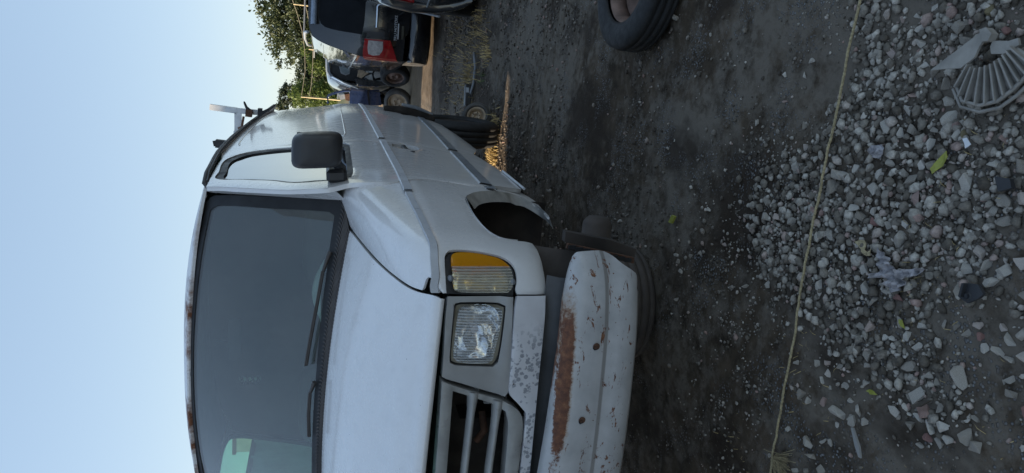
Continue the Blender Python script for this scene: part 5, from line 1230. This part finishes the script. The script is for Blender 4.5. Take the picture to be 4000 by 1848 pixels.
def seg_d(p, poly):
    a = poly; b = np.roll(poly, -1, 0); ab = b - a; t = np.clip(((p[:, None] - a) * ab).sum(2) / (ab ** 2).sum(1), 0, 1)
    return np.linalg.norm(p[:, None] - (a + t[..., None] * ab), axis=2).min(1)
def ico():
    t = (1 + 5 ** .5) / 2
    v = np.array([(-1,t,0),(1,t,0),(-1,-t,0),(1,-t,0),(0,-1,t),(0,1,t),(0,-1,-t),(0,1,-t),(t,0,-1),(t,0,1),(-t,0,-1),(-t,0,1)], float); v /= np.linalg.norm(v[0])
    f = np.array([(0,11,5),(0,5,1),(0,1,7),(0,7,10),(0,10,11),(1,5,9),(5,11,4),(11,10,2),(10,7,6),(7,1,8),(3,9,4),(3,4,2),(3,2,6),(3,6,8),(3,8,9),(4,9,5),(2,4,11),(6,2,10),(8,6,7),(9,8,1)])
    return v, f
def grit(name, P2, D, mat, label):
    v, f = ico(); n = len(P2); r = np.random.default_rng(len(P2))
    V = v[None] * (1 + r.uniform(-.28, .28, (n, 12, 1))) * np.stack([np.ones(n), r.uniform(.6, 1, n), r.uniform(.45, .85, n)], 1)[:, None, :]
    a = r.uniform(0, 2 * pi, n); b = r.uniform(-.6, .6, n)
    ca, sa, cb, sb_ = np.cos(a), np.sin(a), np.cos(b), np.sin(b)
    x, y, z = V[..., 0], V[..., 1], V[..., 2]
    y2, z2 = y * cb[:, None] - z * sb_[:, None], y * sb_[:, None] + z * cb[:, None]
    X, Y = x * ca[:, None] - y2 * sa[:, None], x * sa[:, None] + y2 * ca[:, None]
    h = np.array([gz(p[0], p[1]) for p in P2])
    W_ = np.stack([X, Y, z2], 2) * (D / 2)[:, None, None] + np.stack([P2[:, 0], P2[:, 1], h + D * .22], 1)[:, None]
    F_ = (f[None] + (np.arange(n) * 12)[:, None, None]).reshape(-1, 3)
    me = bpy.data.meshes.new(name); me.vertices.add(n * 12); me.vertices.foreach_set('co', W_.reshape(-1))
    me.loops.add(len(F_) * 3); me.loops.foreach_set('vertex_index', F_.reshape(-1).astype(np.int32)); me.polygons.add(len(F_)); me.polygons.foreach_set('loop_start', np.arange(0, len(F_) * 3, 3, dtype=np.int32))
    me.update(calc_edges=True); me.validate()
    o = link(name, me, None, mat); tag(o, label, 'gravel', kind='stuff'); return o
c_ = rng.uniform([-.6, -1.3], [2.5, 1.5], (90000, 2)); ins = inside(c_, BANK); d = seg_d(c_, BANK); 
nz = np.array([mnoise.noise(Vector((p[0] * 5, p[1] * 5, 2))) for p in c_])
patch = np.exp(-((c_[:, 0] - .75) / .55) ** 2 - ((c_[:, 1] - .22) / .26) ** 2) * .55 * (np.array([mnoise.noise(Vector((p[0] * 9, p[1] * 9, 12))) for p in c_]) > .02)
dens = patch + np.where(ins, .35 + 1.2 * np.clip(d / .12, 0, 1), np.exp(-d / .07) * .30 + .02) * np.clip(.75 + nz * 1.3, .05, 1.5)
keep = rng.uniform(0, 1, len(c_)) < dens * .8
P2 = c_[keep]; dd = np.exp(rng.normal(np.log(.0085), .5, len(P2))); insk = ins[keep]; dd = np.where(insk, dd * 1.25, dd * .85); dd = np.clip(dd, .004, .034)
# no grit on top of the rocks
pl_ = np.array(placed)
ok = np.ones(len(P2), bool)
for i in range(0, len(P2), 4000):
    q = P2[i:i + 4000]; ok[i:i + 4000] = (np.linalg.norm(q[:, None] - pl_[None, :, :2], axis=2) > pl_[None, :, 2] * .75).all(1)
grit('limestone_gravel', P2[ok], dd[ok], M['grit'], 'bank of broken grey limestone gravel nearest the camera')
# medium rocks to fill the bank
c2 = rng.uniform([.2, -1.2], [2.2, .6], (5200, 2)); i2 = inside(c2, BANK) & (seg_d(c2, BANK) > .02); c2 = c2[i2]
sel = []; Q = [(x, y, r__) for x, y, r__ in placed]
Qa = np.array(Q)
for p in c2:
    r__ = rs.uniform(.009, .019)
    if (np.hypot(Qa[:, 0] - p[0], Qa[:, 1] - p[1]) > (Qa[:, 2] * .8 + r__ * .8)).all(): sel.append((p[0], p[1], r__)); Qa = np.vstack([Qa, [p[0], p[1], r__]])
S2 = np.array(sel); grit('limestone_rubble', S2[:, :2], S2[:, 2] * 2.1, M['grit'], 'fist and thumb sized broken limestone filling the gravel bank')
# pebbles pressed in the dirt track, farther out
c3 = rng.uniform([-1.0, .2], [4.5, 7.5], (60000, 2)); n3 = np.array([mnoise.noise(Vector((p[0] * 1.8, p[1] * 1.8, 7))) for p in c3]); k3 = (rng.uniform(0, 1, len(c3)) < np.clip(.10 + n3 * .9 + (c3[:, 1] > 2.5) * .18, .02, .55))
c3 = c3[k3]; d3 = np.clip(np.exp(rng.normal(np.log(.010), .45, len(c3))), .004, .035) * (1 + .10 * np.clip(c3[:, 1], 0, 6))
grit('track_pebbles', c3, d3, M['pebble'], 'small dusty pebbles scattered over the dark dirt track')

# ------------------------------------------------------------------ rope with its frayed knot
rp = smooth_poly(np.array([(1.769,-0.058,0.012),(1.728,-0.061,0.012),(1.66,-0.056,0.012),(1.588,-0.053,0.012),(1.48,-0.055,0.012),(1.387,-0.055,0.012),(1.293,-0.051,0.012),(1.221,-0.051,0.012),(1.167,-0.051,0.012),(1.072,-0.051,0.012),(0.949,-0.056,0.012),(0.822,-0.061,0.012),(0.656,-0.072,0.012),(0.527,-0.078,0.012),(0.395,-0.086,0.012),(0.343,-0.083,0.012),(0.263,-0.09,0.012),(0.193,-0.088,0.012)]), .02, False, 60)
rope = thing('rope', 'thin tan jute rope stretched across the dirt with a frayed knot', 'rope', (1.0, -.1, 0))
rl = Vector((1.0, -.1, 0))
for ph in (0, 2 * pi / 3, 4 * pi / 3):
    mb = MB(); pts = []
    for i, p in enumerate(rp):
        for s_ in range(3):
            q = p + (rp[min(i + 1, len(rp) - 1)] - p) * s_ / 3; a = (i * 3 + s_) * .95 + ph
            pts.append(Vector((q[0], q[1] + .0018 * cos(a), gz(q[0], q[1]) + .014 + .022 * min(1, max(0, (q[0] - .75) / .35)) + .0018 * sin(a))) - rl)
    mb.tube(pts, .0025, 5, False); mb.build('strand', M['rope'], rope)
kq = (0.342,-0.101,0.015)
mb = MB(); r = np.random.default_rng(3)
for i in range(110):
    a = radians(-25 + r.normal(0, 38)); l = r.uniform(.03, .075); p0 = Vector(kq) - rl
    d_ = Vector((-sin(a) * .35 - .5, -cos(a), 0)); d_.normalize(); sd_ = Vector((d_.y, -d_.x, 0)) * r.normal(0, .012)
    mb.tube([p0, p0 + d_ * l * .5 + sd_ + Vector((0, 0, .018 * r.uniform(.3, 1.4))), p0 + d_ * l + sd_ * 2.6 + Vector((0, 0, r.uniform(-.004, .014)))], .0012, 3, False)
tag(mb.build('frayed_knot', M['rope'], rope), kind='stuff')

# ------------------------------------------------------------------ litter
hc_ = thing('wheel_cover_fragment', 'broken grey plastic wheel cover with radiating ribs half buried in gravel', 'wheel cover', (1.575, -.52, .02), 0)
def wl_(q): return Vector(q) - hc_.location
ce = Vector((1.611,-0.527,0.03)); 
ring = [(1.518,-0.45,0.03),(1.482,-0.479,0.03),(1.476,-0.528,0.03),(1.489,-0.57,0.03),(1.516,-0.599,0.03),(1.544,-0.62,0.03),(1.575,-0.634,0.03)]
rin = [(1.565,-0.479,0.035),(1.555,-0.499,0.035),(1.56,-0.521,0.035),(1.567,-0.541,0.035),(1.578,-0.557,0.035),(1.592,-0.568,0.035),(1.608,-0.576,0.035)]
mb = MB(); mb.grid([[tuple(wl_(p)) for p in rin], [tuple(wl_(p) + Vector((0, 0, -.006))) for p in ring]]); pl__ = mb.build('rim_plate', M['cap'], hc_)
md = pl__.modifiers.new('t', 'SOLIDIFY'); md.thickness = .004
for i in range(11):
    t = (i + .3) / 10.8; k = t * 6; j = min(int(k), 5); f = k - j
    a, b = Vector(rin[j]).lerp(Vector(rin[j + 1]), f), Vector(ring[j]).lerp(Vector(ring[j + 1]), f)
    mb = MB(); mb.bar(wl_(a) + Vector((0, 0, .006)), wl_(b) + Vector((0, 0, .003)), .004, .014); mb.build('rib', M['cap'], hc_)
mb = MB()
for off in (0, .014):
    mb.tube([wl_(Vector(p) + (Vector(p) - ce).normalized() * off + Vector((0, 0, .002 - off * .4))) for p in ring], .0045, 5)
mb.build('outer_lip', M['cap'], hc_)
q = [(1.546,-0.381,0.04),(1.637,-0.5,0.04),(1.623,-0.513,0.04),(1.604,-0.502,0.04),(1.579,-0.496,0.04),(1.554,-0.466,0.04),(1.551,-0.424,0.04)]
mb = MB(); mb.prism([wl_(p) for p in q], (0, 0, .006)); mb.build('flat_tongue', M['cap'], hc_)
q = [(1.639,-0.494,0.03),(1.643,-0.511,0.03),(1.63,-0.528,0.03),(1.614,-0.523,0.03),(1.613,-0.507,0.03)]; mb = MB(); mb.prism([wl_(p) for p in q], (0, 0, .02)); mb.build('centre_boss', M['cap'], hc_)
q = [(1.603,-0.52,0.03),(1.616,-0.522,0.03),(1.616,-0.563,0.03),(1.622,-0.582,0.03),(1.608,-0.589,0.03),(1.589,-0.558,0.03),(1.588,-0.527,0.03)]; mb = MB(); mb.prism([wl_(p) for p in q], (0, 0, .006)); mb.build('broken_wing', M['cap'], hc_)
def sheet(name, label, cat, poly, mat, amp=.006, h=.012, sub=.012, group=None):
    P_ = np.array(poly)[:, :2]; v2, T = tri_region(smooth_poly(P_, sub, True, 10), [], sub); vs = []
    c = v2.mean(0)
    for p in v2: vs.append((p[0], p[1], gz(p[0], p[1]) + h + amp * mnoise.noise(Vector((p[0] * 60, p[1] * 60, 1))) * 2))
    me = bpy.data.meshes.new(name); me.from_pydata([tuple(v) for v in vs], [], [tuple(int(i) for i in t) for t in T]); o = link(name, me, None, mat)
    md = o.modifiers.new('t', 'SOLIDIFY'); md.thickness = .0015
    return tag(o, label, cat, group)
sheet('torn_wrapper', 'crumpled torn grey printed wrapper lying among the stones', 'wrapper', [(1.084,-0.304,0),(1.082,-0.323,0),(1.072,-0.349,0),(1.061,-0.381,0),(1.047,-0.382,0),(1.051,-0.404,0),(1.07,-0.453,0),(1.076,-0.477,0),(1.056,-0.457,0),(1.039,-0.429,0),(1.013,-0.424,0),(0.985,-0.398,0),(1.004,-0.377,0),(1.012,-0.349,0),(0.998,-0.312,0),(1.014,-0.316,0),(1.024,-0.344,0),(1.051,-0.324,0)], M['foil'], .016, .028, .007)
sheet('yellow_leaf', 'long bright yellow-green leaf lying on the gravel', 'leaf', [(1.364,-0.453,0),(1.351,-0.463,0),(1.327,-0.453,0),(1.304,-0.429,0),(1.315,-0.419,0),(1.329,-0.428,0),(1.349,-0.439,0)], M['leafy'], .004, .03)
sheet('thin_leaf', 'thin yellow-green leaf stem standing up between rocks left of the big rock', 'leaf', [(0.932,-0.443,0),(0.936,-0.457,0),(0.916,-0.469,0),(0.918,-0.456,0)], M['leafy'], .003, .03)
sheet('small_leaf', 'small curled olive leaf on the bare dirt between the stones', 'leaf', [(0.702,-0.384,0),(0.711,-0.391,0),(0.715,-0.413,0),(0.712,-0.426,0),(0.7,-0.399,0)], M['leafy'], .003, .012)
sheet('paper_scrap', 'small white paper scrap near the yellow leaf', 'paper', [(1.397,-0.481,0),(1.401,-0.492,0),(1.388,-0.51,0),(1.377,-0.497,0)], M['sticker'], .001, .02)
sheet('silver_scrap', 'crumpled pale foil scrap on the gravel beside the rope', 'foil', [(1.327,-0.199,0),(1.342,-0.205,0),(1.35,-0.24,0),(1.334,-0.248,0),(1.312,-0.238,0),(1.315,-0.21,0)], M['foil'], .01, .03)
sheet('torn_paper', 'torn tan paper piece pressed in the gravel', 'paper', [(1.075,-0.218,0),(1.083,-0.231,0),(1.088,-0.254,0),(1.065,-0.264,0),(1.061,-0.275,0),(1.073,-0.282,0),(1.055,-0.289,0),(1.049,-0.271,0),(1.061,-0.248,0)], M['rope'], .006, .02)
bp2 = thing('black_plastic_piece', 'broken black plastic bracket with a round hole lying in the gravel', 'plastic piece', (1.069,-0.625,0.02))
q = [(1.082,-0.6,0.02),(1.09,-0.636,0.02),(1.074,-0.655,0.02),(1.062,-0.647,0.02),(1.041,-0.623,0.02),(1.047,-0.597,0.02),(1.068,-0.596,0.02)]
mb = MB(); mb.prism([Vector(p) - bp2.location for p in q], (0, 0, .008)); mb.build('plate', M['black_plastic'], bp2)
q = [(1.083,-0.608,0.03),(1.051,-0.608,0.03)]; mb = MB(); mb.bar(Vector(q[0]) - bp2.location, Vector(q[1]) - bp2.location, .006, .018); mb.build('edge_rib', M['black_plastic'], bp2)
mb = MB(); mb.lathe([(.0, .0095), (.006, .0095), (.008, .012), (.010, .008)], 12, Matrix.Translation((-.012, .006, 0))); mb.build('hole_rim', M['seal'], bp2)
mb = MB(); q = [(1.33,-0.609,0.02),(1.331,-0.646,0.02),(1.313,-0.656,0.02),(1.3,-0.627,0.02)]; mb.prism([Vector(p) for p in q], (0, 0, .012)); tag(mb.build('black_lump', M['black_plastic']), 'flat black plastic lump beside straw at the gravel edge', 'plastic piece')
mb = MB(); q = [(0.869,0.843,0.01),(0.905,0.822,0.01),(0.905,0.796,0.01),(0.87,0.815,0.01)]; mb.prism([Vector(p) for p in q], (0, 0, .010)); tag(mb.build('yellow_chip', M['leafy']), 'small pale yellow plastic chip alone on the dark dirt', 'chip')
mb = MB(); q = [(0.74,-0.544,0.02),(0.746,-0.549,0.02),(0.778,-0.58,0.02),(0.785,-0.596,0.02),(0.754,-0.57,0.02)]; mb.prism([Vector(p) for p in q], (0, 0, .01)); tag(mb.build('wood_splinter', M['bark']), 'brown wood splinter between two rocks', 'wood')
mb = MB(); q = [(0.585,-0.37,0.012),(0.588,-0.377,0.012),(0.551,-0.413,0.012),(0.525,-0.427,0.012),(0.524,-0.419,0.012),(0.546,-0.397,0.012)]; mb.prism([Vector(p) for p in q], (0, 0, .006)); tag(mb.build('grey_stick', M['concrete']), 'flat grey stick pointing toward the picture edge', 'stick')
# black box with a white label by the dry weeds
bb = thing('black_module', 'black electronic box with a white label in the dry weeds', 'electronic box', (1.07, 5.4, .05), radians(15))
mb = MB(); mb.box((0, 0, 0), (.22, .10, .06), bev=.008); mb.build('case', M['black_plastic'], bb); mb = MB(); mb.box((.045, -.052, .012), (.05, .003, .03)); mb.build('paper_label', M['label'], bb)
mb = MB(); mb.tube([(-.02, 0, -.02), (.1, -.15, -.03), (.25, -.2, -.03), (.4, -.16, -.02)], .014, 6); mb.build('cable', M['trim'], bb)

# ------------------------------------------------------------------ dry weeds and straw
def blades(name, label, centers, mat, hmin, hmax, seed, w=.003):
    r = np.random.default_rng(seed); vs = []; fs = []
    for cx_, cy_, sp_, n_ in centers:
        for i in range(n_):
            x, y = cx_ + r.normal(0, sp_), cy_ + r.normal(0, sp_); h = r.uniform(hmin, hmax); a = r.uniform(0, 2 * pi); le = h * r.uniform(.3, 1.6)
            dx, dy = cos(a) * le, sin(a) * le; z0 = gz(x, y); px_, py_ = -sin(a) * w, cos(a) * w; k = len(vs)
            vs += [(x - px_, y - py_, z0), (x + px_, y + py_, z0), (x + dx * .5 + px_ * .7, y + dy * .5 + py_ * .7, z0 + h * .75), (x + dx * .5 - px_ * .7, y + dy * .5 - py_ * .7, z0 + h * .75), (x + dx, y + dy, z0 + h * .8)]
            fs += [(k, k + 1, k + 2, k + 3), (k + 3, k + 2, k + 4)]
    me = bpy.data.meshes.new(name); me.from_pydata(vs, [], fs); return tag(link(name, me, None, mat), label, 'weeds', kind='stuff')
dw = [(*(1.76,5.253,0)[:2], .10, 60), (*(1.591,4.884,0)[:2], .07, 50), (*(1.5,4.788,0)[:2], .05, 40), (*(1.513,5.53,0)[:2], .25, 90), (*(1.281,5.562,0)[:2], .2, 90), (*(1.171,5.654,0)[:2], .12, 70), (*(1.364,6.203,0)[:2], .35, 90), (*(1.136,6.26,0)[:2], .3, 60),
      (*(0.93,4.177,0)[:2], .05, 60), (*(0.795,4.189,0)[:2], .05, 70), (*(0.686,4.172,0)[:2], .05, 90), (*(0.623,4.145,0)[:2], .04, 90), (*(0.651,4.259,0)[:2], .06, 60), (*(1.905,6.801,0)[:2], .5, 120)]
blades('dry_weeds', 'tufts of dry straw-coloured weeds behind and beside the van', dw, M['straw'], .03, .11, 2)
blades('green_weeds', 'a few green weed blades beside the dusty wheel', [(*(0.866,4.352,0)[:2], .03, 14), (*(0.701,4.386,0)[:2], .03, 10), (*(1.261,4.912,0)[:2], .04, 12)], M['weed'], .03, .09, 3)
st_c = [(*(1.295,-0.447,0)[:2], .03, 8), (*(1.054,-0.505,0)[:2], .05, 14), (*(0.999,-0.442,0)[:2], .05, 16), (*(1.131,-0.434,0)[:2], .04, 6), (*(1.322,-0.593,0)[:2], .03, 6), (*(0.894,-0.474,0)[:2], .04, 6), (*(0.684,-0.096,0)[:2], .05, 14), (*(0.227,0.154,0)[:2], .05, 14), (*(0.877,-0.559,0)[:2], .05, 6), (*(1.477,-0.56,0)[:2], .05, 8), (*(0.796,-0.776,0)[:2], .06, 8), (*(0.62,-0.259,0)[:2], .1, 14), (*(0.559,-0.433,0)[:2], .12, 14)]
blades('loose_straw', 'loose dry straw stems lying over the stones', st_c, M['straw'], .004, .02, 4, .0010)
